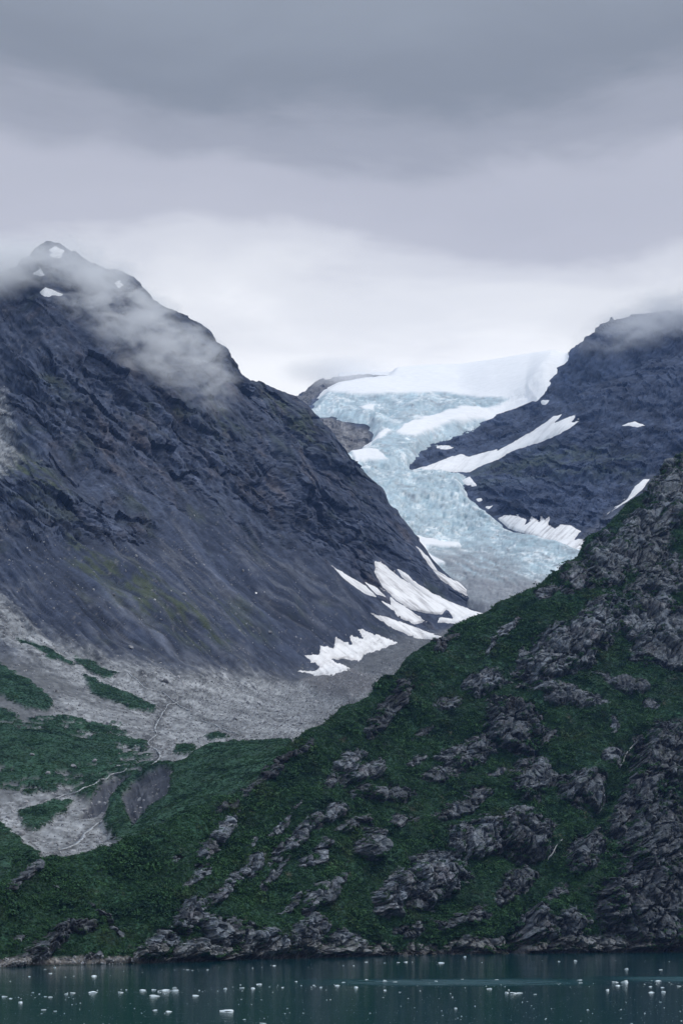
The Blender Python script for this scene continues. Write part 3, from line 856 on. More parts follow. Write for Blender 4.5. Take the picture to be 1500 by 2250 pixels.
for ln_ in STREAMS:                       # damp, darker gravel beside the streams
    for (ax, ay), (bx, by) in zip(ln_[0][:-1], ln_[0][1:]):
        t_ = np.clip(((px - ax) * (bx - ax) + (py - ay) * (by - ay)) / ((bx - ax) ** 2 + (by - ay) ** 2), 0, 1)
        wet = np.maximum(wet, sstep(13, 3, np.hypot(px - ax - t_ * (bx - ax), py - ay - t_ * (by - ay)) + 6 * nfin))
colr *= (1 - .45 * wet * floor)[:, None]
bm = sstep(-2, 3, bare)[:, None]
colr = colr * (1 - bm) + bm * np.array([.070, .074, .086]) * np.clip(1 + .8 * fbm(streak(px, py, 75, 40, 7, 4), 3, 199)[:, None], .5, 1.6)
mm = sstep(-3, 6, mound)[:, None]
colr = colr * (1 - mm) + mm * np.array([.14, .138, .142]) * np.clip(1 + .5 * st_b[:, None], .6, 1.4)
gc = np.empty((len(px), 3)); gc[:] = (0.026, 0.066, 0.038)
gc *= np.clip(1 + .6 * nmid + .4 * nfin, .4, 1.8)[:, None]
colr = colr + (gc - colr) * gm[:, None]
fq = B.faces()
tq = B.t[fq].mean(1)
vf = tq < 6.0
add('valley_floor', build_mesh('valley_floor', B.P, fq[vf], colr, M_BACK), kind='structure')
add('mountain', build_mesh('mountain', B.P, fq[~vf], colr, M_BACK, smooth=False), kind='structure')
GREEN_B = gm
PALE_B = pm * (1 - gm)
SCREE_B = scree * face
B_face = face

# ================================================================ head of the valley and the mountain on the right
FAR_CREST = [(300, 900), (560, 890), (640, 880), (665, 868), (690, 848), (720, 834), (760, 828), (850, 826), (950, 822), (1050, 816), (1130, 806), (1180, 800), (1215, 796), (1238, 792), (1250, 784), (1275, 760), (1300, 736), (1330, 718), (1360, 706),
             (1400, 694), (1450, 686), (1500, 680), (1600, 668), (1800, 660)]
dc = {
    500: [(1420, 2800), (1340, 2950), (1200, 3250), (1040, 3700), (950, 4200), (910, 4800), (890, 5400), (960, 6000)],
    700: [(1420, 2850), (1340, 2980), (1200, 3280), (1040, 3740), (960, 4180), (890, 4800), (848, 5400), (900, 6000)],
    800: [(1420, 2850), (1340, 2990), (1200, 3300), (1040, 3770), (960, 4200), (886, 4800), (828, 5500), (880, 6100)],
    900: [(1415, 2850), (1335, 3000), (1200, 3330), (1036, 3800), (950, 4250), (886, 4800), (824, 5500), (880, 6100)],
    1000: [(1410, 2850), (1330, 3000), (1200, 3360), (1034, 3830), (950, 4270), (888, 4800), (820, 5500), (880, 6100)],
    1080: [(1405, 2850), (1325, 3000), (1180, 3400), (1034, 3770), (960, 4150), (886, 4700), (816, 5400), (880, 6000)],
    1160: [(1400, 2850), (1320, 3000), (1180, 3330), (1050, 3640), (950, 3980), (880, 4550), (804, 5350), (880, 5900)],
    1205: [(1400, 2850), (1315, 3000), (1185, 3300), (1050, 3600), (940, 3890), (866, 4380), (797, 5350), (880, 5900)],
    1240: [(1400, 2850), (1310, 3000), (1190, 3280), (1050, 3560), (930, 3850), (860, 4330), (794, 5250), (880, 5850)],
    1320: [(1400, 2850), (1300, 3000), (1200, 3240), (1050, 3520), (920, 3780), (820, 4110), (721, 4700), (820, 5200)],
    1420: [(1400, 2850), (1290, 3000), (1180, 3220), (1050, 3480), (900, 3760), (790, 4060), (670, 4420), (780, 5000)],
    1600: [(1400, 2850), (1280, 3000), (1160, 3200), (1000, 3460), (860, 3740), (730, 4040), (590, 4400), (700, 5000)],
    1800: [(1400, 2850), (1280, 3000), (1150, 3200), (980, 3460), (820, 3740), (680, 4040), (540, 4400), (660, 5000)],
}
xs = np.arange(590, 1700, 2.2)
D = Grid(xs, dc, [36, 56, 72, 56, 44, 46, 10], FAR_CREST, 6)
print('far grid', D.shape)
P0 = D.P0
px, py = D.px.copy(), D.py.copy()
p3 = P0
wp = fbm(p3 / 60, 4, 221, .62)
wq = fbm(p3 / 60, 4, 231, .62)
wx, wy = px + 7 * wp, py + 7 * wq
GLACIER = [(560, 900), (684, 893), (720, 850), (745, 780), (900, 770), (1100, 770), (1252, 770), (1246, 784), (1228, 812), (1212, 838), (1198, 858), (1180, 882), (1140, 893), (1112, 899), (1080, 914), (1054, 934), (1027, 947), (988, 962), (957, 969), (944, 978), (930, 998), (922, 1012), (904, 1028),
           (960, 1030), (1010, 1033), (1040, 1038), (1026, 1056), (1022, 1070), (1032, 1098), (1060, 1112), (1084, 1130), (1112, 1152), (1140, 1168), (1180, 1182), (1230, 1200), (1300, 1222), (1330, 1260), (1200, 1380), (1080, 1380), (900, 1300), (560, 1300)]
BLUFF = [(700, 925), (728, 922), (759, 938), (785, 945), (807, 947), (814, 960), (805, 976), (785, 987), (759, 997), (720, 990), (690, 950)]
ice = np.minimum(poly_sdf(GLACIER, wx, wy), -poly_sdf(BLUFF, wx, wy))
nun = poly_sdf([(640, 900), (655, 880), (690, 845), (720, 826), (790, 824), (850, 828), (740, 842), (700, 868), (676, 890)], px + 4 * wp, py + 4 * wq)
ice = np.minimum(ice, -nun)
ice = np.where(D.front, ice, np.where((px > 745) & (px < 1235), 20, -30))
rockm = sstep(2, -4, ice)
# rock relief
gx = px + 12 * fbm(p3 / 90, 2, 236)
gy = py + 12 * fbm(p3 / 90, 2, 238)
st_c = fbm(streak(gx, gy, 168, 110, 16, 7), 4, 241, .6)        # ledges dipping left
st_d = fbm(streak(gx, gy, 128, 120, 12, 8), 4, 251, .6)        # gullies running down to the left
psr = np.stack([px * .85 + py * .2, py * .85 - px * .2, P0[:, 1] * .25], 1)
psr = psr + 8 * np.stack([fbm(psr / 30, 2, 261), fbm(psr / 30, 2, 263), 0 * px], 1)
f1, e1, c1 = facets(psr / np.array([80, 24, 90]), 8, 1.2, .9)
f2, e2, c2 = facets(psr / np.array([30, 9, 40]), 9, 1.2, .9)
f3, e3, c3 = facets(psr / np.array([12, 4, 16]), 10, 1.2, .9)
d = fbm(p3 / 300, 3, 271) * 18
ro = rockm * (f1 * 8 + f2 * 3.6 + f3 * 1.4 + st_d * 11 + st_c * 6 + fbm(p3 / 30, 4, 273, .5) * 3)
LEDGE = [(1180, 1045), (1300, 1050), (1400, 1030), (1500, 1060), (1500, 1075), (1400, 1062), (1300, 1062), (1180, 1052)]
ro = ro - 16 * sstep(-12, 8, poly_sdf(LEDGE, wx, wy))
tap = np.where(D.front, np.clip((6 - D.t) * 6 + .3, 0, 1), .4)
ro *= 1 - .92 * snow_cover('D', px, py)
D.displace(d * tap, ro * tap, 4)
nmid = fbm(p3 / 40, 4, 281, .6)
nfin = fbm(p3 / 11, 3, 283, .6)
rc = np.empty((len(px), 3)); rc[:] = (0.041, 0.052, 0.082)
rc *= np.clip(1 + .7 * (c1 - .5) + .7 * (c2 - .5) + .5 * (c3 - .5) + .7 * nmid + .7 * nfin + .6 * st_d + .5 * st_c, .28, 2.4)[:, None]
grn = (sstep(-30, 20, poly_sdf([(1040, 1030), (1120, 1005), (1200, 980), (1300, 985), (1400, 1010), (1420, 1050), (1300, 1040), (1180, 1040), (1060, 1070)], wx, wy)) * sstep(-.2, .3, nmid + .5 * st_c) * .6)[:, None]
rc = rc * (1 - grn) + grn * np.array([.062, .078, .040])
nb = np.maximum(sstep(-6, 4, poly_sdf(BLUFF, px, py)), sstep(-8, 2, nun))[:, None]
rc = rc * (1 - nb) + nb * np.array([.17, .165, .165]) * np.clip(1 + .8 * fbm(streak(px, py, 70, 40, 7, 9), 3, 285)[:, None] + .5 * nfin[:, None], .4, 1.7)
gul_ = (sstep(-10, 6, poly_sdf([(1270, 1185), (1330, 1120), (1440, 1030), (1500, 1060), (1400, 1200), (1300, 1260)], wx, wy)) * .7)[:, None]
rc = rc * (1 - gul_) + gul_ * np.array([.075, .08, .096]) * np.clip(1 + .6 * fbm(streak(px, py, 135, 60, 8, 11), 3, 287)[:, None] + .5 * nfin[:, None], .5, 1.6)
fq = D.faces()
add('far_mountain', build_mesh('far_mountain', D.P, fq, rc, M_FAR, smooth=False), kind='structure')

# ---------------------------------------------------------------- glacier, standing above its bed
iwx, iwy = px, py
prof = 22 * sstep(-3, 26, ice) - 4 + 3 * np.clip(ice, -10, 0)
flow = np.where(py < 1034, 0, 1)
# crevasse fields: arcs across the flow in the icefalls, long flow lines below
cre_f, cre_e, cre_c = facets(np.stack([px / 17 + py / 40 + 1.2 * wp, py / 6.5 - px / 60 + 1.2 * wq, 0 * px + .5], 1), 12, 1.2, 1.0)
cr2_f, cr2_e, cr2_c = facets(np.stack([px / 7 + py / 16 + wp, py / 3.2 - px / 20 + wq, 0 * px + .5], 1), 13, 1.2, 1.0)
icefall = np.maximum.reduce([sstep(-20, 10, poly_sdf([(780, 1034), (1030, 1034), (1030, 1110), (1090, 1150), (1000, 1190), (900, 1190), (780, 1100)], px, py)),
                             sstep(-14, 8, poly_sdf([(690, 890), (760, 888), (1000, 892), (1080, 900), (1000, 925), (880, 925), (850, 945), (820, 950), (760, 925), (700, 912)], px, py)),
                             sstep(-10, 8, poly_sdf([(830, 1020), (880, 985), (960, 955), (1060, 915), (1060, 935), (940, 980), (900, 1030)], px, py))])
tongue = sstep(1150, 1230, py)
lines = fbm(streak(px + 20 * wp, py + 8 * wq, 24, 120, 6, 12), 4, 291, .6)
chaos = fbm(np.stack([px / 9, py / 4, P0[:, 1] / 60], 1), 4, 293, .6)
caps = np.stack([sstep(2, -3, py - (883 + 5 * wp + 3 * np.sin(px / 40))),
                             sstep(-4, 2, poly_sdf([(872, 968), (904, 942), (939, 931), (983, 922), (1030, 915), (1060, 908), (1100, 893), (1150, 872), (1200, 850), (1210, 870), (1140, 900), (1080, 916), (1020, 932), (992, 936), (948, 954), (913, 971)], wx, wy)),
                             sstep(-3, 2, poly_sdf([(760, 1004), (816, 1006), (834, 1020), (850, 1034), (780, 1034)], wx, wy)),
                             sstep(-3, 2, poly_sdf([(905, 1196), (930, 1200), (1010, 1214), (1012, 1220), (960, 1218), (930, 1216), (940, 1240), (975, 1262), (940, 1262), (905, 1230)], wx, wy)),
                             sstep(-2, 2, poly_sdf([(790, 905), (820, 902), (823, 918), (800, 920)], wx, wy)), sstep(-2, 2, poly_sdf([(770, 1000), (800, 985), (850, 962), (860, 966), (815, 990), (780, 1008)], wx, wy))])
snowcap = caps.max(0)
gd = prof + snowcap * 3
go_ = 2.0 * (1 - snowcap) * (icefall * (cre_f * 1.3 + cr2_f * .4 - 1.2 * (1 - sstep(0, .25, cre_e)) + 9 * fbm(np.stack([px / 55, py / 22, 0 * px], 1), 3, 297)) + (1 - icefall) * (cre_f * .8 + cr2_f * .3) + chaos * .8 + tongue * lines * 1.8)
gP = D.PS + D.N * gd[:, None] + D.O * go_[:, None]
gq = fq[(ice[fq].max(1) > -5)]
ic = np.empty((len(px), 3)); ic[:] = (0.82, 0.865, 0.875)
deep = sstep(.1, -.6, cre_f + .3 * chaos)[:, None]
ic = ic * (1 - .45 * deep) + .45 * deep * np.array([.46, .66, .73])         # compact blue ice in the cracks
dirt = sstep(.0, .55, fbm(streak(px + 25 * wp, py + 12 * wq, 22, 70, 7, 13), 4, 295, .6) + .25 * nfin)
dirt = dirt * (.6 + .4 * tongue)
grit = sstep(-35, 25, poly_sdf([(930, 1240), (1000, 1225), (1080, 1235), (1150, 1275), (1140, 1345), (1060, 1340), (980, 1290)], wx, wy)) * .85
grit = np.maximum(grit, .7 * sstep(-6, 3, poly_sdf([(1165, 1186), (1250, 1200), (1290, 1225), (1240, 1222), (1190, 1205)], wx, wy)) * sstep(-.2, .2, nfin))
edge = sstep(9, 1, ice) * .55 * sstep(-.1, .4, nmid + nfin * .5)
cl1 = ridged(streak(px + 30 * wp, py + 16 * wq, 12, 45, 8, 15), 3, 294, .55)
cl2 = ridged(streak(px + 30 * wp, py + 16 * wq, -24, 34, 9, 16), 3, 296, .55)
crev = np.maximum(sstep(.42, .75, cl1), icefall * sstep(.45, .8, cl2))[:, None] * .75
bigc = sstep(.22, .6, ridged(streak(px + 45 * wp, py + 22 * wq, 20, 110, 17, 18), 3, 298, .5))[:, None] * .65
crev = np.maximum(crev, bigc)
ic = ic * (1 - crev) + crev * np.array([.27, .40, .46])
grit = np.maximum(grit, sstep(1275, 1310, py + 10 * wp))
dirt = np.maximum.reduce([dirt, sstep(1285, 1312, py + 10 * wp) * .9, grit * sstep(-.35, .3, lines + .4 * nfin + .25), edge])[:, None] * (1 - snowcap[:, None])
ic = ic * (1 - dirt) + dirt * np.array([.22, .225, .24])
ic *= np.clip(1 + .12 * (cr2_c - .5) + .14 * (cre_c - .5) + .22 * chaos + .30 * fbm(np.stack([px / 40, py / 16, 0 * px], 1), 3, 299), .5, 1.22)[:, None]
ic = ic + snowcap[:, None] * (np.array([.91, .91, .92]) - ic)
capid = np.where(snowcap > .5, caps.argmax(0), -1)[gq].max(1)
ice_pieces = pieces(gq[capid < 0])
glac = add('glacier', build_mesh('glacier', gP, ice_pieces[0], ic, M_ICE), label='pale blue crevassed glacier tumbling down the valley between two dark mountains', cat='glacier')

for q in ice_pieces[1:]:
    add('ice_patch', build_mesh('ice_patch', gP, q, ic, M_ICE), glac)
for k in range(len(caps)):
    if not (capid == k).any():
        continue
    for q in pieces(gq[capid == k]):
        add('snowfield' if k == 0 else 'snow_band', build_mesh('snow_band', gP, q, ic, M_SNOW), glac)

# ================================================================ snow patches, each lying on its slope
def snow_patch(grid, poly, label, group=None, thick=1.6, rag=4.0, gritty=.15, seed=0, name='snow_patch', cat='snow patch', ymax=1e9, n_=60.0):
    gx_, gy_ = grid.px, grid.py
    P = np.asarray(poly, float)
    m = grid.front & (gx_ > P[:, 0].min() - 14) & (gx_ < P[:, 0].max() + 14) & (gy_ > P[:, 1].min() - 14) & (gy_ < P[:, 1].max() + 14) & (grid.P[:, 1] < ymax)
    i_ = np.nonzero(m)[0]
    w3 = np.stack([gx_[i_] / 11, gy_[i_] / 11, np.full(len(i_), seed * 1.7)], 1)
    s_ = np.full(len(gx_), -30.0)
    s_[i_] = poly_sdf(poly, gx_[i_] + rag * fbm(w3, 4, 301, .65), gy_[i_] + rag * fbm(w3, 4, 303, .65))
    h = np.clip(s_ * .55, -1.6, thick) + np.clip(s_, 0, 8) * .05
    up_ = grid.PS + (grid.P - grid.PS) * .45
    Pn = up_ + grid.N1 * h[:, None]
    fq_ = grid.faces()
    q = fq_[(s_[fq_].max(1) > -2.2) & m[fq_].all(1)]
    if len(q) < 1:
        print('empty snow patch', label)
        return None
    q = pieces(q)[0]
    c = np.empty((len(gx_), 3)); c[:] = (.90, .895, .90)
    dn = np.zeros(len(gx_))
    dn[i_] = sstep(-.1, .5, fbm(streak(gx_[i_], gy_[i_], 38 if grid is B else 135, 60, 5, seed + 20), 4, 305, .6))
    big_d = np.zeros(len(gx_)); big_d[i_] = sstep(.0, .5, fbm(np.stack([gx_[i_] / 30, gy_[i_] / 18, np.full(len(i_), seed + .5)], 1), 3, 307))
    dn = np.clip(dn * gritty * 2.6 + .08 * dn + gritty * 1.0 * sstep(7, 0, s_) + .5 * gritty * big_d, 0, .85)[:, None]
    c = c * (1 - dn) + dn * np.array([.36, .345, .35])
    return add(name, build_mesh(name, Pn, q, c, M_SNOW), label=label, cat=cat, group=group)


for k, (g_, pl, lb, gp, gr, rg) in enumerate(SNOW):
    snow_patch(B if g_ == 'B' else D, pl, lb, gp, 1.6, rg, gr, k)

# ================================================================ water
m, nt, o = mat_new('fjord_water')
tc = node(nt, 'ShaderNodeTexCoord')
mp = node(nt, 'ShaderNodeMapping', {'Vector': tc.outputs['Object'], 'Scale': (0.10, 0.35, 1.0)})
na = node(nt, 'ShaderNodeTexNoise', {'Vector': mp.outputs[0], 'Scale': 1.0, 'Detail': 5.0, 'Roughness': 0.55})
nb_ = node(nt, 'ShaderNodeTexNoise', {'Vector': tc.outputs['Object'], 'Scale': 0.012, 'Detail': 3.0})
mw = node(nt, 'ShaderNodeMapping', {'Vector': tc.outputs['Object'], 'Scale': (0.0035, 0.022, 1.0)})
nwi = node(nt, 'ShaderNodeTexNoise', {'Vector': mw.outputs[0], 'Scale': 1.0, 'Detail': 3.0, 'Roughness': 0.5})
wind = node(nt, 'ShaderNodeMapRange', {'Value': nwi.outputs['Fac'], 'From Min': 0.42, 'From Max': 0.72, 'To Min': 0.0, 'To Max': 1.0})
# a cat's-paw of wind: ruffled band across the middle of the bay
sp = node(nt, 'ShaderNodeSeparateXYZ', {0: tc.outputs['Object']})


def M2(op, a, b=None):
    ins = {0: a}
    if b is not None:
        ins[1] = b
    return node(nt, 'ShaderNodeMath', ins, operation=op).outputs[0]


bandY = M2('ADD', M2('MULTIPLY', M2('SUBTRACT', na.outputs['Fac'], .5), 14.0), M2('ADD', sp.outputs[1], M2('MULTIPLY', M2('SUBTRACT', nb_.outputs['Fac'], .5), 40.0)))


def band(yc, hw, x0, x1, x2=None, x3=None):
    a = node(nt, 'ShaderNodeMapRange', {'Value': M2('ABSOLUTE', M2('SUBTRACT', bandY, yc)), 'From Min': hw, 'From Max': hw * .15, 'To Min': 0.0, 'To Max': 1.0}, interpolation_type='SMOOTHSTEP').outputs[0]
    b = node(nt, 'ShaderNodeMapRange', {'Value': sp.outputs[0], 'From Min': x0, 'From Max': x1, 'To Min': 0.0, 'To Max': 1.0}, interpolation_type='SMOOTHSTEP').outputs[0]
    if x2:
        b = M2('MULTIPLY', b, node(nt, 'ShaderNodeMapRange', {'Value': sp.outputs[0], 'From Min': x2, 'From Max': x3, 'To Min': 1.0, 'To Max': 0.0}, interpolation_type='SMOOTHSTEP').outputs[0])
    streaks = node(nt, 'ShaderNodeMapRange', {'Value': na.outputs['Fac'], 'From Min': 0.35, 'From Max': 0.6, 'To Min': 0.25, 'To Max': 1.0}).outputs[0]
    return M2('MULTIPLY', M2('MULTIPLY', a, b), streaks)


bd = M2('MAXIMUM', band(592.0, 42.0, -30.0, 40.0, 40.0, 90.0), band(618.0, 36.0, 70.0, 110.0))
rough = M2('ADD', 0.045, M2('ADD', M2('MULTIPLY', wind.outputs[0], 0.03), M2('MULTIPLY', bd, 0.50)))
bmp = node(nt, 'ShaderNodeBump', {'Strength': 1.0, 'Distance': 0.075, 'Height': na.outputs['Fac']})
pr = node(nt, 'ShaderNodeBsdfPrincipled', {'Base Color': (0.002, 0.046, 0.056, 1), 'Roughness': rough, 'IOR': 1.33, 'Specular IOR Level': 0.36, 'Normal': bmp.outputs[0]})
nt.links.new(pr.outputs[0], o.inputs[0])
me = bpy.data.meshes.new('water')
me.from_pydata([(-9000, -3000, 0), (9000, -3000, 0), (9000, 9000, 0), (-9000, 9000, 0)], [], [(0, 1, 2, 3)])
me.materials.append(m)
add('water', me, kind='structure')

# ================================================================ foliage
def leaf_clump(name, n, mat, seed, flat=.7, size=.24):
    r = np.random.default_rng(seed)
    V = []
    for _ in range(n):
        v = r.normal(size=3); v /= np.linalg.norm(v)
        rad = r.uniform(.45, 1.0)
        lobes = 1 + .28 * math.sin(3 * math.atan2(v[1], v[0]) + seed) + .15 * math.sin(7 * v[2] + seed)
        c = v * rad * lobes
        c[2] = abs(c[2]) * flat
        nn = v * .7 + r.normal(size=3) * .6 + np.array([0, 0, .5])
        nn /= np.linalg.norm(nn)
        a = np.cross(nn, r.normal(size=3)); a /= np.linalg.norm(a)
        b = np.cross(nn, a)
        s1, s2 = size * r.uniform(.6, 1.2), size * r.uniform(.5, 1.0)
        V += [c - a * s1, c - b * s2 * .6, c + a * s1, c + b * s2 * .6]
    V = np.array(V)
    q = np.arange(len(V)).reshape(-1, 4)
    return build_mesh(name, V, q, None, mat, smooth=False)


protos = bpy.data.collections.new('shrub_prototypes')
for k in range(4):
    protos.objects.link(bpy.data.objects.new('shrub_shape', leaf_clump('shrub_shape', 80, M_LEAF if k < 3 else M_LEAF2, 40 + k, .8 if k < 3 else .45)))


def scatter_group(name, coll):
    ng = bpy.data.node_groups.new(name, 'GeometryNodeTree')
    ng.interface.new_socket('Geometry', in_out='INPUT', socket_type='NodeSocketGeometry')
    ng.interface.new_socket('Geometry', in_out='OUTPUT', socket_type='NodeSocketGeometry')
    gi = ng.nodes.new('NodeGroupInput'); go = ng.nodes.new('NodeGroupOutput')
    iop = ng.nodes.new('GeometryNodeInstanceOnPoints')
    ci = ng.nodes.new('GeometryNodeCollectionInfo')
    ci.inputs['Collection'].default_value = coll
    ci.inputs['Separate Children'].default_value = True
    ci.inputs['Reset Children'].default_value = True
    ar = ng.nodes.new('GeometryNodeInputNamedAttribute'); ar.data_type = 'FLOAT_VECTOR'; ar.inputs['Name'].default_value = 'turn'
    asz = ng.nodes.new('GeometryNodeInputNamedAttribute'); asz.data_type = 'FLOAT_VECTOR'; asz.inputs['Name'].default_value = 'size'
    ai = ng.nodes.new('GeometryNodeInputNamedAttribute'); ai.data_type = 'INT'; ai.inputs['Name'].default_value = 'pick'
    L = ng.links.new
    L(gi.outputs[0], iop.inputs['Points'])
    L(ci.outputs[0], iop.inputs['Instance'])
    iop.inputs['Pick Instance'].default_value = True
    L(ai.outputs['Attribute'], iop.inputs['Instance Index'])
    e2r = ng.nodes.new('FunctionNodeEulerToRotation')
    L(ar.outputs['Attribute'], e2r.inputs[0])
    L(e2r.outputs[0], iop.inputs['Rotation'])
    L(asz.outputs['Attribute'], iop.inputs['Scale'])
    L(iop.outputs[0], go.inputs[0])
    return ng


def scatter(name, P, turn, size, pick, ng, **kw):
    me = bpy.data.meshes.new(name)
    me.vertices.add(len(P))
    me.vertices.foreach_set('co', P.astype(np.float32).ravel())
    for nm, arr in (('turn', turn), ('size', size)):
        a = me.attributes.new(nm, 'FLOAT_VECTOR', 'POINT')
        a.data.foreach_set('vector', arr.astype(np.float32).ravel())
    a = me.attributes.new('pick', 'INT', 'POINT')
    a.data.foreach_set('value', pick.astype(np.int32))
    o = add(name, me, **kw)
    md = o.modifiers.new('scatter', 'NODES')
    md.node_group = ng
    return o


def pick_points(grid, weight, n, rng):
    fq_ = grid.faces()
    Pq = grid.P[fq_]
    ar = .5 * np.linalg.norm(np.cross(Pq[:, 2] - Pq[:, 0], Pq[:, 3] - Pq[:, 1]), axis=1)
    w = ar * weight[fq_].mean(1) * grid.front[fq_].all(1)
    w = np.where(np.abs(grid.px[fq_[:, 0]] - 750) < 1050, w, 0)
    i_ = rng.choice(len(fq_), n, p=w / w.sum())
    b_ = rng.random((n, 2))
    Q = Pq[i_]
    P = (Q[:, 0] * ((1 - b_[:, :1]) * (1 - b_[:, 1:])) + Q[:, 1] * (b_[:, :1] * (1 - b_[:, 1:])) + Q[:, 2] * (b_[:, :1] * b_[:, 1:]) + Q[:, 3] * ((1 - b_[:, :1]) * b_[:, 1:]))
    return P, fq_[i_, 0]


NG_SHRUB = scatter_group('shrub_scatter', protos)
rs = np.random.default_rng(77)
gw, gl, gmid = GREEN_H
n_ = 130000
P, vi = pick_points(H, np.clip(gw - .25, 0, 1), n_, rs)
big_ = sstep(-.15, .45, fbm(P / 22, 3, 401) + .6 * fbm(P / 60, 2, 403))
sz = (.5 + 1.7 * big_ * rs.random(n_) ** 1.8 + .4 * rs.random(n_))
sz += (rs.random(n_) < .045 + .06 * big_) * rs.uniform(.6, 1.9, n_)
P[:, 2] -= sz * .25
size = np.stack([sz * rs.uniform(.9, 1.5, n_), sz * rs.uniform(.9, 1.5, n_), sz * rs.uniform(.7, 1.1, n_)], 1)
turn = np.stack([rs.normal(0, .2, n_), rs.normal(0, .2, n_), rs.uniform(0, 6.28, n_)], 1)
pk = np.where(rs.random(n_) < .25 + .35 * (1 - big_), 3, rs.integers(0, 3, n_))
scatter('alder_thicket', P, turn, size, pk, NG_SHRUB, label='dense low green alder scrub covering the near hillside', cat='scrub', kind='stuff')
n_ = 50000
P, vi = pick_points(B, np.clip(GREEN_B - .3, 0, 1), n_, rs)
sz = .7 + 1.2 * rs.random(n_) * sstep(-.2, .4, fbm(P / 20, 3, 405))
P[:, 2] -= sz * .25
size = np.stack([sz * rs.uniform(.9, 1.6, n_), sz * rs.uniform(.9, 1.6, n_), sz * rs.uniform(.6, 1.0, n_)], 1)
turn = np.stack([rs.normal(0, .2, n_), rs.normal(0, .2, n_), rs.uniform(0, 6.28, n_)], 1)
scatter('valley_scrub', P, turn, size, np.where(rs.random(n_) < .5, 3, rs.integers(0, 3, n_)), NG_SHRUB, label='low green scrub on the moraine and valley sides', cat='scrub', kind='stuff')

# bushes that stand out above the thicket
bush_me = [leaf_clump('foliage', 260, M_LEAF, 60 + k, 1.15, .15) for k in range(3)]


def stem_mesh(seed):
    r = random.Random(seed)
    V, Fc = [], []
    for k in range(5):
        a = k * 1.257 + r.uniform(-.3, .3)
        tip = (math.cos(a) * .45, math.sin(a) * .45, .8)
        b = len(V)
        for (c, rr_) in (((0, 0, -.3), .06), ((tip[0] * .4, tip[1] * .4, .35), .045), (tip, .02)):
            for j in range(5):
                V.append((c[0] + rr_ * math.cos(j * 1.257), c[1] + rr_ * math.sin(j * 1.257), c[2]))
        for lv in (0, 1):
            for j in range(5):
                Fc.append((b + lv * 5 + j, b + lv * 5 + (j + 1) % 5, b + lv * 5 + 5 + (j + 1) % 5, b + lv * 5 + 5 + j))
    return build_mesh('stem', np.array(V), np.array(Fc), None, M_BARK, smooth=True)


M_BARK = flat_mat('alder_bark', (.09, .08, .07), .9, .3, 3.0, .02)
stem_me = [stem_mesh(k) for k in range(3)]
BUSH = [(815, 1738, 4.5), (1272, 1478, 4.2), (1262, 1500, 3.5), (760, 1905, 3.2), (655, 1880, 3.4), (590, 1865, 3.0), (900, 2000, 3.4), (1010, 1960, 3.0), (1090, 1900, 3.2), (250, 2095, 3.2), (230, 2100, 2.6),
        (1050, 1600, 3.0), (1200, 1590, 3.2), (1330, 1560, 3.4), (1120, 1660, 2.8), (860, 1640, 2.8), (930, 1630, 3.0), (1240, 1330, 3.4), (1180, 1360, 3.2), (1330, 1300, 3.2), (1405, 1115, 2.8), (1300, 1215, 2.6),
        (1060, 1352, 2.6), (1015, 1380, 2.6), (730, 1580, 2.4), (1420, 1450, 3.4), (1370, 1430, 3.0), (540, 1960, 3.0), (380, 1960, 2.6), (300, 2000, 2.8), (1200, 1980, 3.0), (1290, 2000, 3.2), (1320, 1930, 2.8), (985, 1830, 2.8), (900, 1850, 2.8)]
for k, (bx_, by_, r_) in enumerate(BUSH):
    p_, _ = H.locate(bx_, by_)
    e = bpy.data.objects.new('alder_bush', None)
    COL.objects.link(e)
    e.location = p_ - np.array([0, 0, .25 * r_])
    e.rotation_euler = (0, 0, random.uniform(0, 6.28))
    e.scale = (r_ * .8, r_ * .8, r_ * random.uniform(.7, .95))
    e['label'] = ('tall dark pointed bush in the middle of the near slope' if k == 0 else 'dark bush above the slanting pale rocks, right of centre on the slope' if k == 1 else f'dark alder bush on the {"lower" if by_ > 1850 else "middle" if by_ > 1550 else "upper"} near slope, {"left" if bx_ < 600 else "centre" if bx_ < 1050 else "right"} part')
    e['category'] = 'bush'
    e['group'] = 'bushes on the near slope'
    add('foliage', bush_me[k % 3], e)
    add('stem', stem_me[k % 3], e)

# ================================================================ boulders
def boulder_mesh(seed):
    import bmesh
    bm = bmesh.new()
    bmesh.ops.create_icosphere(bm, subdivisions=2, radius=1)
    V = np.array([v.co for v in bm.verts])
    r = np.random.default_rng(seed)
    for _ in range(9):                      # cut flat faces
        n = r.normal(size=3); n /= np.linalg.norm(n)
        dd = r.uniform(.55, .8)
        o_ = np.maximum(V @ n - dd, 0)
        V = V - o_[:, None] * n
    V = V * np.array([1.0, r.uniform(.7, 1), r.uniform(.55, .8)])
    for v, c in zip(bm.verts, V):
        v.co = c
    me = bpy.data.meshes.new('boulder')
    bm.to_mesh(me); bm.free()
    me.materials.append(M_BOULDER)
    return me


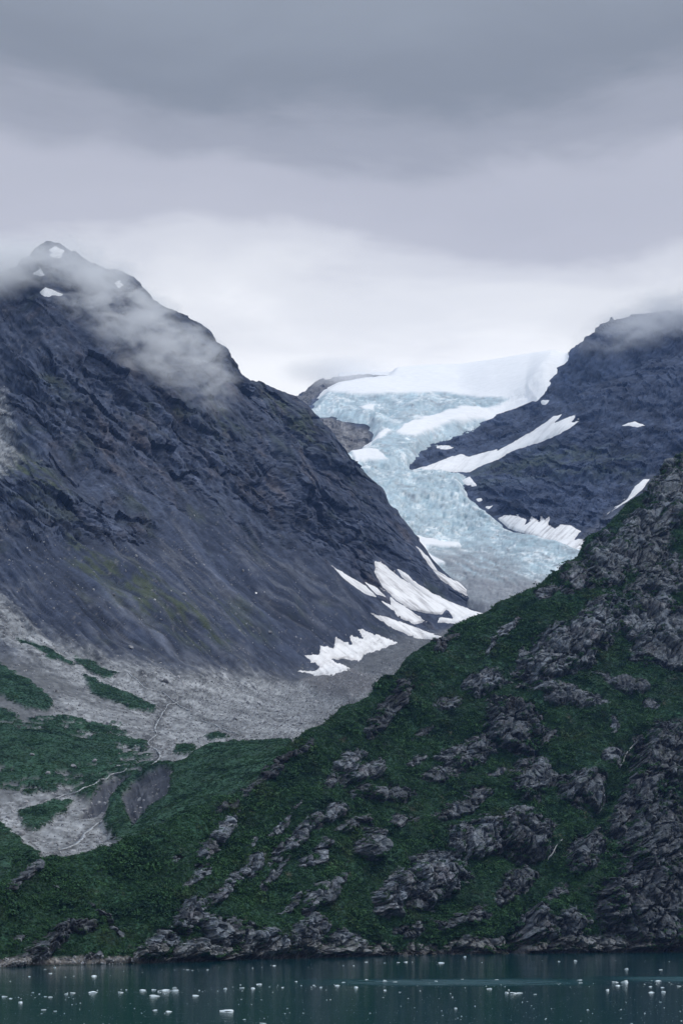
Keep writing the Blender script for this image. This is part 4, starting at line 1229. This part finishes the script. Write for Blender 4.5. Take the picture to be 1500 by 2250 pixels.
bmesh_ = [boulder_mesh(90 + k) for k in range(5)]
rubc = bpy.data.collections.new('rubble_prototypes')
for b_ in bmesh_:
    rubc.objects.link(bpy.data.objects.new('rubble_shape', b_))
NG_RUB = scatter_group('rubble_scatter', rubc)
n_ = 22000
P, vi = pick_points(B, np.clip(PALE_B + .10 * (B_face * SCREE_B) + .25 * (1 - B_face) * (1 - GREEN_B), 0, 1), n_, rs)
sz = .45 + 1.1 * rs.random(n_) ** 3 + 1.9 * (rs.random(n_) > .975) * rs.random(n_)
turn = np.stack([rs.uniform(0, 6.28, n_) for _ in range(3)], 1)
scatter('rubble', P, turn, np.repeat(sz[:, None], 3, 1), rs.integers(0, 5, n_), NG_RUB, label='pale grey moraine rubble strewn over the valley floor', cat='rubble', kind='stuff')
n_ = 900
wbeach = ((H.P[:, 2] > .1) & (H.P[:, 2] < 3.0) & (H.px < 300)).astype(float)
P, vi = pick_points(H, wbeach, n_, rs)
sz = .25 + .6 * rs.random(n_) ** 3
turn = np.stack([rs.uniform(0, 6.28, n_) for _ in range(3)], 1)
scatter('beach_stones', P, turn, np.repeat(sz[:, None], 3, 1), rs.integers(0, 5, n_), NG_RUB, label='grey stones along the narrow beach at left', cat='stones', kind='stuff')

BOUL = [(290, 1422, 3.4, 'pale boulder on the grassy scree, right of the light gravel strip'), (366, 1497, 3.8, 'large pale boulder at the head of the gravel fan, right of a pair'), (357, 1496, 2.6, 'smaller pale boulder touching its larger neighbour at the head of the gravel fan'),
        (323, 1487, 2.8, 'pale boulder left of the pair at the head of the gravel fan'), (405, 1305, 3.2, 'lone pale boulder high on the dark streaked scree'), (598, 1391, 3.0, 'lone boulder on the dark scree left of the lowest snow'),
        (252, 1307, 2.2, 'small pale boulder on the gullied slope at left'), (148, 1556, 2.6, 'pale boulder on the left valley side above the patchy scrub'), (108, 1700, 2.4, 'pale boulder low in the patchy scrub at far left'),
        (165, 1688, 2.8, 'reddish pale boulder among the patchy scrub'), (210, 1672, 2.2, 'small boulder beside the scrub above the thin stream'), (75, 1660, 2.2, 'small pale boulder in dark scrub near the left edge'),
        (566, 1552, 2.2, 'dark boulder on the pale gravel plain'), (598, 1553, 2.8, 'pale boulder near the middle of the gravel plain'), (611, 1563, 2.4, 'pale boulder right of the middle of the gravel plain'), (520, 1580, 2.4, 'pale boulder on the gravel plain near the braided stream'),
        (725, 1575, 2.4, 'pale boulder beside the foot of the green ridge'), (660, 1590, 2.4, 'pale boulder on the lower gravel plain close to the ridge')]
for k, (bx_, by_, r_, lb) in enumerate(BOUL):
    p_, _ = B.locate(bx_, by_)
    o_ = add('boulder', bmesh_[k % 5], label=lb, cat='boulder', group='boulders in the valley')
    o_.location = p_ + np.array([0, 0, .25 * r_])
    o_.scale = (r_, r_, r_)
    o_.rotation_euler = (random.uniform(-.4, .4), random.uniform(-.4, .4), random.uniform(0, 6.28))
p_, _ = H.locate(242, 2112)
o_ = add('boulder', bmesh_[1], label='whitish boulder on the beach at the left foot of the cliffs', cat='boulder', group='boulders on the shore')
o_.location = p_ + np.array([0, 0, .5]); o_.scale = (2.0, 1.6, 1.7)

# ================================================================ meltwater streams and trickles
def ribbon(name, grid, pts, width, label, cat='stream', lift=.6, wob=7.0, seed=0, kind=None):
    pts = np.array(pts, float)
    L = np.concatenate([[0], np.cumsum(np.hypot(*np.diff(pts, axis=0).T))])
    t_ = np.arange(0, L[-1], 2.5)
    qx, qy = np.interp(t_, L, pts[:, 0]), np.interp(t_, L, pts[:, 1])
    q3 = np.stack([t_ / 9, t_ * 0 + seed, t_ * 0], 1)
    qx = qx + wob * fbm(q3 * 1.3, 4, 411, .65); qy = qy + wob * .7 * fbm(q3 * 1.3, 4, 413, .65)
    C = np.array([grid.locate(a, b)[0] for a, b in zip(qx, qy)])
    C = np.stack([np.convolve(np.pad(C[:, k], 2, 'edge'), np.ones(5) / 5, 'valid') for k in range(3)], 1)
    C[:, 2] += lift
    T = np.gradient(C, axis=0)
    S = np.stack([T[:, 1], -T[:, 0], 0 * T[:, 0]], 1)
    S /= np.linalg.norm(S, axis=1)[:, None] + 1e-9
    ww = width * np.clip(.35 + 1.1 * fbm(q3 * 2.3, 3, 415, .6), .04, 1.3)
    A, Bb = C - S * ww[:, None], C + S * ww[:, None]
    V = np.concatenate([A, Bb, C - [0, 0, 1.2]])
    n = len(C)
    i_ = np.arange(n - 1)
    q = np.concatenate([np.stack([i_, i_ + n, i_ + n + 1, i_ + 1], 1), np.stack([i_, i_ + 1, i_ + 2 * n + 1, i_ + 2 * n], 1), np.stack([i_ + n, i_ + 2 * n, i_ + 2 * n + 1, i_ + n + 1], 1)])
    return add(name, build_mesh(name, V, q, None, M_STREAM), label=label, cat=cat, kind=kind)


for k, (ln_, w_, lb) in enumerate(STREAMS):
    ribbon('stream', B, ln_, w_, lb, seed=2 * k + 1)
ribbon('waterfall', H, [(1398, 1628), (1375, 1662), (1362, 1690)], .5, 'pale water streak in the upper rock gully at right', 'waterfall', .9, 5.0, 13)
ribbon('waterfall', H, [(1238, 1846), (1222, 1864), (1210, 1882), (1203, 1895)], .45, 'thin white waterfall in the dark gully on the near slope', 'waterfall', 1.5, 5.0, 15)

# ================================================================ floating ice
def floe_mesh(seed, tall=False):
    import bmesh
    bm = bmesh.new()
    bmesh.ops.create_icosphere(bm, subdivisions=3, radius=1)
    V = np.array([v.co for v in bm.verts])
    r = np.random.default_rng(seed)
    for _ in range(12):
        n = r.normal(size=3) * np.array([1, 1, .7]); n /= np.linalg.norm(n)
        dd = r.uniform(.45, .85)
        V = V - np.maximum(V @ n - dd, 0)[:, None] * n
    V[:, 2] += .25 * fbm(V * 2.2 + seed, 3, seed)
    V = V * np.array([1, r.uniform(.55, .9), (.46 if tall else .24)])
    for v, c in zip(bm.verts, V):
        v.co = c
    me = bpy.data.meshes.new('ice_floe')
    bm.to_mesh(me); bm.free()
    me.materials.append(M_FLOE)
    return me


FLAT = [floe_mesh(200 + k) for k in range(6)]
TALL = [floe_mesh(220 + k, True) for k in range(4)]
# photo x, y, width in px, t = tall
FLOES = [(10, 2190, 18), (24, 2194, 10), (46, 2203, 13, 't'), (73, 2181, 8), (100, 2190, 9), (112, 2191, 12), (146, 2185, 11, 't'), (160, 2182, 14), (205, 2181, 22), (278, 2175, 7, 't'), (265, 2181, 15), (315, 2176, 20), (338, 2175, 15),
         (360, 2177, 30), (384, 2171, 12), (384, 2177, 25), (341, 2189, 28), (431, 2188, 18), (340, 2220, 14), (372, 2223, 17), (500, 2222, 40), (537, 2240, 8), (577, 2249, 18), (495, 2173, 12, 't'), (532, 2171, 17), (556, 2172, 12, 't'),
         (650, 2157, 8), (412, 2131, 9), (456, 2131, 8), (602, 2122, 10), (121, 2126, 7, 't'), (100, 2130, 7), (112, 2139, 10), (65, 2146, 7), (207, 2145, 16), (92, 2227, 6), (97, 2219, 18), (122, 2222, 10), (705, 2170, 10, 't'), (740, 2166, 15), (690, 2165, 8),
         (755, 2159, 10), (782, 2170, 11, 't'), (845, 2157, 16, 't'), (868, 2158, 12), (957, 2157, 11, 't'), (1015, 2152, 8), (1091, 2153, 11), (1075, 2173, 15), (1112, 2182, 14, 't'), (1128, 2183, 22), (1142, 2182, 16), (1175, 2185, 12), (1272, 2154, 17), (1275, 2160, 12),
         (1350, 2159, 20), (1372, 2159, 24, 't'), (1356, 2166, 15), (1334, 2176, 10, 't'), (1430, 2181, 16), (1455, 2180, 13, 't'), (1427, 2168, 10), (1450, 2202, 8), (1445, 2156, 18), (1000, 2216, 9, 't'), (1290, 2219, 6, 't'), (1387, 2249, 7), (875, 2115, 9), (891, 2114, 12),
         (970, 2116, 17), (1020, 2103, 9, 't'), (1263, 2112, 12, 't'), (1227, 2113, 8, 't'), (1375, 2130, 11, 't'), (1451, 2131, 11), (805, 2114, 9), (845, 2116, 8), (805, 2153, 10), (1490, 2167, 12), (1455, 2170, 10), (570, 2163, 16), (620, 2170, 8), (845, 2176, 9), (878, 2180, 7)]
FL_LABEL = {(500, 2222): 'largest flat ice floe, low in the picture left of centre', (341, 2189): 'long ragged ice floe just below the line of drifting ice at left', (431, 2188): 'flat ice floe right of the long ragged one', (340, 2220): 'small slab of ice, left of two side by side near the bottom',
            (372, 2223): 'small slab of ice, right of two side by side near the bottom', (46, 2203): 'rounded white ice lump near the left edge', (577, 2249): 'ice floe cut by the bottom edge of the picture', (1128, 2183): 'long thin ice floe with a knob at its left, right of centre',
            (1112, 2182): 'upright ice knob at the left end of the long thin floe', (1075, 2173): 'flat ice slab above the long thin floe right of centre', (1455, 2180): 'upright ice lump near the right edge', (1430, 2181): 'flat ice slab left of the upright lump near the right edge',
            (1334, 2176): 'pointed ice lump below the ice cluster at right', (845, 2157): 'peaked ice lump at the left end of the pale ruffled band', (207, 2145): 'ice floe alone on dark water at left below the beach', (970, 2116): 'flat ice floe close under the cliffs right of centre', (1020, 2103): 'ice chunk nearest the cliff foot',
            (121, 2126): 'upright white ice chunk touching the beach at left', (1372, 2159): 'biggest lump of the ice cluster at right', (10, 2190): 'ice floe cut by the left edge of the picture'}


def shore_word(x):
    for lim, wd in ((140, 'by the beach'), (300, 'under the boulder'), (460, 'under pale cliffs'), (640, 'under rounded cliffs'), (820, 'left of centre'), (1000, 'right of centre'), (1180, 'under green gully'), (1340, 'under dark cliff'), (9999, 'near right edge')):
        if x < lim:
            return wd


def row_word(y):
    for lim, wd in ((2125, 'close inshore'), (2150, 'on the far dark water'), (2168, 'upper drift line'), (2185, 'lower drift line'), (2210, 'below the drift line'), (2230, 'in the foreground'), (9999, 'by the bottom edge')):
        if y < lim:
            return wd


def place_floe(x, y, w, tall, label, group):
    Y = F * CH / (y - HY)
    X = (x - CX) / F * Y
    r_ = w / F * Y / 2
    me = random.choice(TALL if tall else FLAT)
    o_ = add('ice_floe', me, label=label, cat='ice floe', group=group)
    o_.location = (X, Y, .04 * r_)
    o_.scale = (r_, r_ * random.uniform(.8, 1.2), max(r_ * random.uniform(.75, 1.1), .12))
    o_.rotation_euler = (0, 0, random.choice((0, math.pi)) + random.uniform(-.3, .3))


for f_ in FLOES:
    x, y, w = f_[:3]
    lb = FL_LABEL.get((x, y), f'{"big" if w > 15 else "small"} {"lumpy" if len(f_) > 3 else "flat"} ice floe {row_word(y)}, {shore_word(x)}')
    place_floe(x, y, w, len(f_) > 3, lb, 'ice floes on the fjord')
rf = random.Random(12)


def small_spot():
    u = rf.random()
    if u < .30:                         # drift line, sagging from left to right
        x = rf.uniform(-60, 1560)
        y = np.interp(x, [0, 400, 750, 1500], [2190, 2176, 2166, 2160]) + rf.gauss(0, 4.5)
    elif u < .42:
        x = rf.uniform(-60, 1560); y = np.interp(x, [0, 300, 800, 1500], [2142, 2130, 2114, 2106]) + abs(rf.gauss(0, 7))
    else:
        x = rf.uniform(-60, 1560); y = 2172 + (2262 - 2172) * rf.random() ** .8
    return x, y


for k in range(150):
    x, y = small_spot()
    place_floe(x, y, rf.uniform(3.0, 5.2), rf.random() < .4, f'tiny ice chunk {row_word(y)}, {shore_word(x)}', 'small ice chunks scattered on the fjord')
brc = bpy.data.collections.new('brash_prototypes')
for m_ in FLAT[:3] + TALL[:2]:
    brc.objects.link(bpy.data.objects.new('brash_shape', m_))
NG_BR = scatter_group('brash_scatter', brc)
n_ = 1300
pts = np.array([small_spot() for _ in range(n_)])
Y = F * CH / (pts[:, 1] - HY)
P = np.stack([(pts[:, 0] - CX) / F * Y, Y, 0 * Y], 1)
sz = rs.uniform(.6, 2.1, n_) / F * Y * .5
turn = np.stack([0 * sz, 0 * sz, rs.uniform(0, 6.28, n_)], 1)
scatter('brash_ice', P, turn, np.stack([sz, sz, np.maximum(sz * .8, .08)], 1), rs.integers(0, 5, n_), NG_BR, label='fine crumbs of brash ice sprinkled over the water', cat='ice', kind='stuff')

# ================================================================ haze
m, nt, o = mat_new('haze_air')
pv = node(nt, 'ShaderNodeVolumePrincipled', {'Color': (0.28, 0.48, 1.0, 1), 'Density': 2.9e-5, 'Anisotropy': 0.2})
nt.links.new(pv.outputs[0], o.inputs['Volume'])
me = bpy.data.meshes.new('haze')
x0, x1, y0, y1, z0, z1 = -9500, 9500, -3500, 9500, -8, 1780
me.from_pydata([(x0, y0, z0), (x1, y0, z0), (x1, y1, z0), (x0, y1, z0), (x0, y0, z1), (x1, y0, z1), (x1, y1, z1), (x0, y1, z1)], [],
               [(0, 3, 2, 1), (4, 5, 6, 7), (0, 1, 5, 4), (1, 2, 6, 5), (2, 3, 7, 6), (3, 0, 4, 7)])
me.materials.append(m)
add('haze', me, label='thin bluish mountain haze', cat='haze', kind='stuff')


# ================================================================ low cloud
def cloud(cx_, cy_, Yd, rx, ry, rd, tilt, dens, label, seed, nscale=.012, cut=.5, gain=3.0, soft=1.0, aniso=.6):
    import bmesh
    m, nt, o = mat_new('cloud_vapour')
    tc = node(nt, 'ShaderNodeTexCoord')
    geo = node(nt, 'ShaderNodeNewGeometry')
    ln = node(nt, 'ShaderNodeVectorMath', {0: tc.outputs['Object']}, operation='LENGTH')
    fall = node(nt, 'ShaderNodeMath', {0: 1.0, 1: ln.outputs['Value']}, operation='SUBTRACT', use_clamp=True)
    mp = node(nt, 'ShaderNodeMapping', {'Vector': geo.outputs['Position'], 'Location': (seed * 13.1, seed * 7.7, seed * 3.3), 'Rotation': (0, math.radians(-tilt), 0), 'Scale': (nscale * .6, nscale * .8, nscale * 1.3)})
    nz = node(nt, 'ShaderNodeTexNoise', {'Vector': mp.outputs[0], 'Scale': 1.0, 'Detail': 6.0, 'Roughness': 0.6, 'Distortion': .5})
    a = node(nt, 'ShaderNodeMath', {0: fall.outputs[0], 1: soft}, operation='MULTIPLY')
    b = node(nt, 'ShaderNodeMath', {0: node(nt, 'ShaderNodeMath', {0: nz.outputs['Fac'], 1: cut}, operation='SUBTRACT').outputs[0], 1: gain}, operation='MULTIPLY')
    c = node(nt, 'ShaderNodeMath', {0: a.outputs[0], 1: b.outputs[0]}, operation='ADD', use_clamp=True)
    e = node(nt, 'ShaderNodeMath', {0: c.outputs[0], 1: fall.outputs[0]}, operation='MULTIPLY')
    dd = node(nt, 'ShaderNodeMath', {0: e.outputs[0], 1: dens}, operation='MULTIPLY')
    pv = node(nt, 'ShaderNodeVolumePrincipled', {'Color': (.97, .975, .985, 1), 'Density': dd.outputs[0], 'Anisotropy': aniso})
    nt.links.new(pv.outputs[0], o.inputs['Volume'])
    bm = bmesh.new()
    bmesh.ops.create_icosphere(bm, subdivisions=3, radius=1)
    me = bpy.data.meshes.new('cloud')
    bm.to_mesh(me); bm.free()
    me.materials.append(m)
    ob = add('cloud', me, label=label, cat='cloud', group='low clouds on the mountains')
    k = Yd / F
    ob.location = ((cx_ - CX) * k, Yd, CH + (HY - cy_) * k)
    ob.scale = (rx * k, rd, ry * k)
    ob.rotation_euler = (0, math.radians(-tilt), 0)
    return ob


cloud(290, 705, 2480, 320, 110, 90, -40, .080, 'ragged mist streaming diagonally down across the upper left mountain', 1, .034, .515, 5.5, .28, .1)
cloud(80, 618, 2560, 240, 85, 90, 8, .080, 'grey mist wrapping the slope just below the left summit', 2, .028, .465, 4.5, .5, .1)
cloud(425, 795, 2560, 140, 85, 60, -38, .080, 'puff of mist at the lower end of the streaming cloud', 3, .036, .505, 5.5, .35, .1)
cloud(-20, 615, 2520, 150, 90, 90, 25, .040, 'pale cloud hiding the left shoulder of the left summit', 4, .018, .40, 3.0, 1.1, .3)
cloud(1455, 702, 4130, 220, 75, 120, 15, .036, 'cloud cap trailing over the top of the right mountain', 5, .022, .46, 4.5, .6, .75)
cloud(745, 818, 5050, 150, 36, 120, 0, .016, 'grey fog covering the top of the small rock peak beside the snowfield', 6, .012, .40, 3.0, 1.0, .6)


# ================================================================ labels: tell look-alikes apart by their place
ORD = ['leftmost', 'second from left', 'third from left', 'fourth from left', 'fifth from left', 'sixth from left', 'seventh from left', 'eighth from left', 'ninth from left', 'tenth from left',
       'eleventh from left', 'twelfth from left', 'thirteenth from left', 'fourteenth from left', 'fifteenth from left', 'sixteenth from left']
from collections import defaultdict
same = defaultdict(list)
for o_ in COL.objects:
    if o_.parent is None and o_.get('label') and not o_.get('kind'):
        same[o_['label']].append(o_)
for lb, obs in same.items():
    if len(obs) > 1:
        obs.sort(key=lambda o_: o_.location.x / o_.location.y)
        for k, o_ in enumerate(obs):
            o_['label'] = lb + ', ' + (ORD[k] if k < len(ORD) else 'rightmost' if k == len(obs) - 1 else f'{k + 1}th from left')
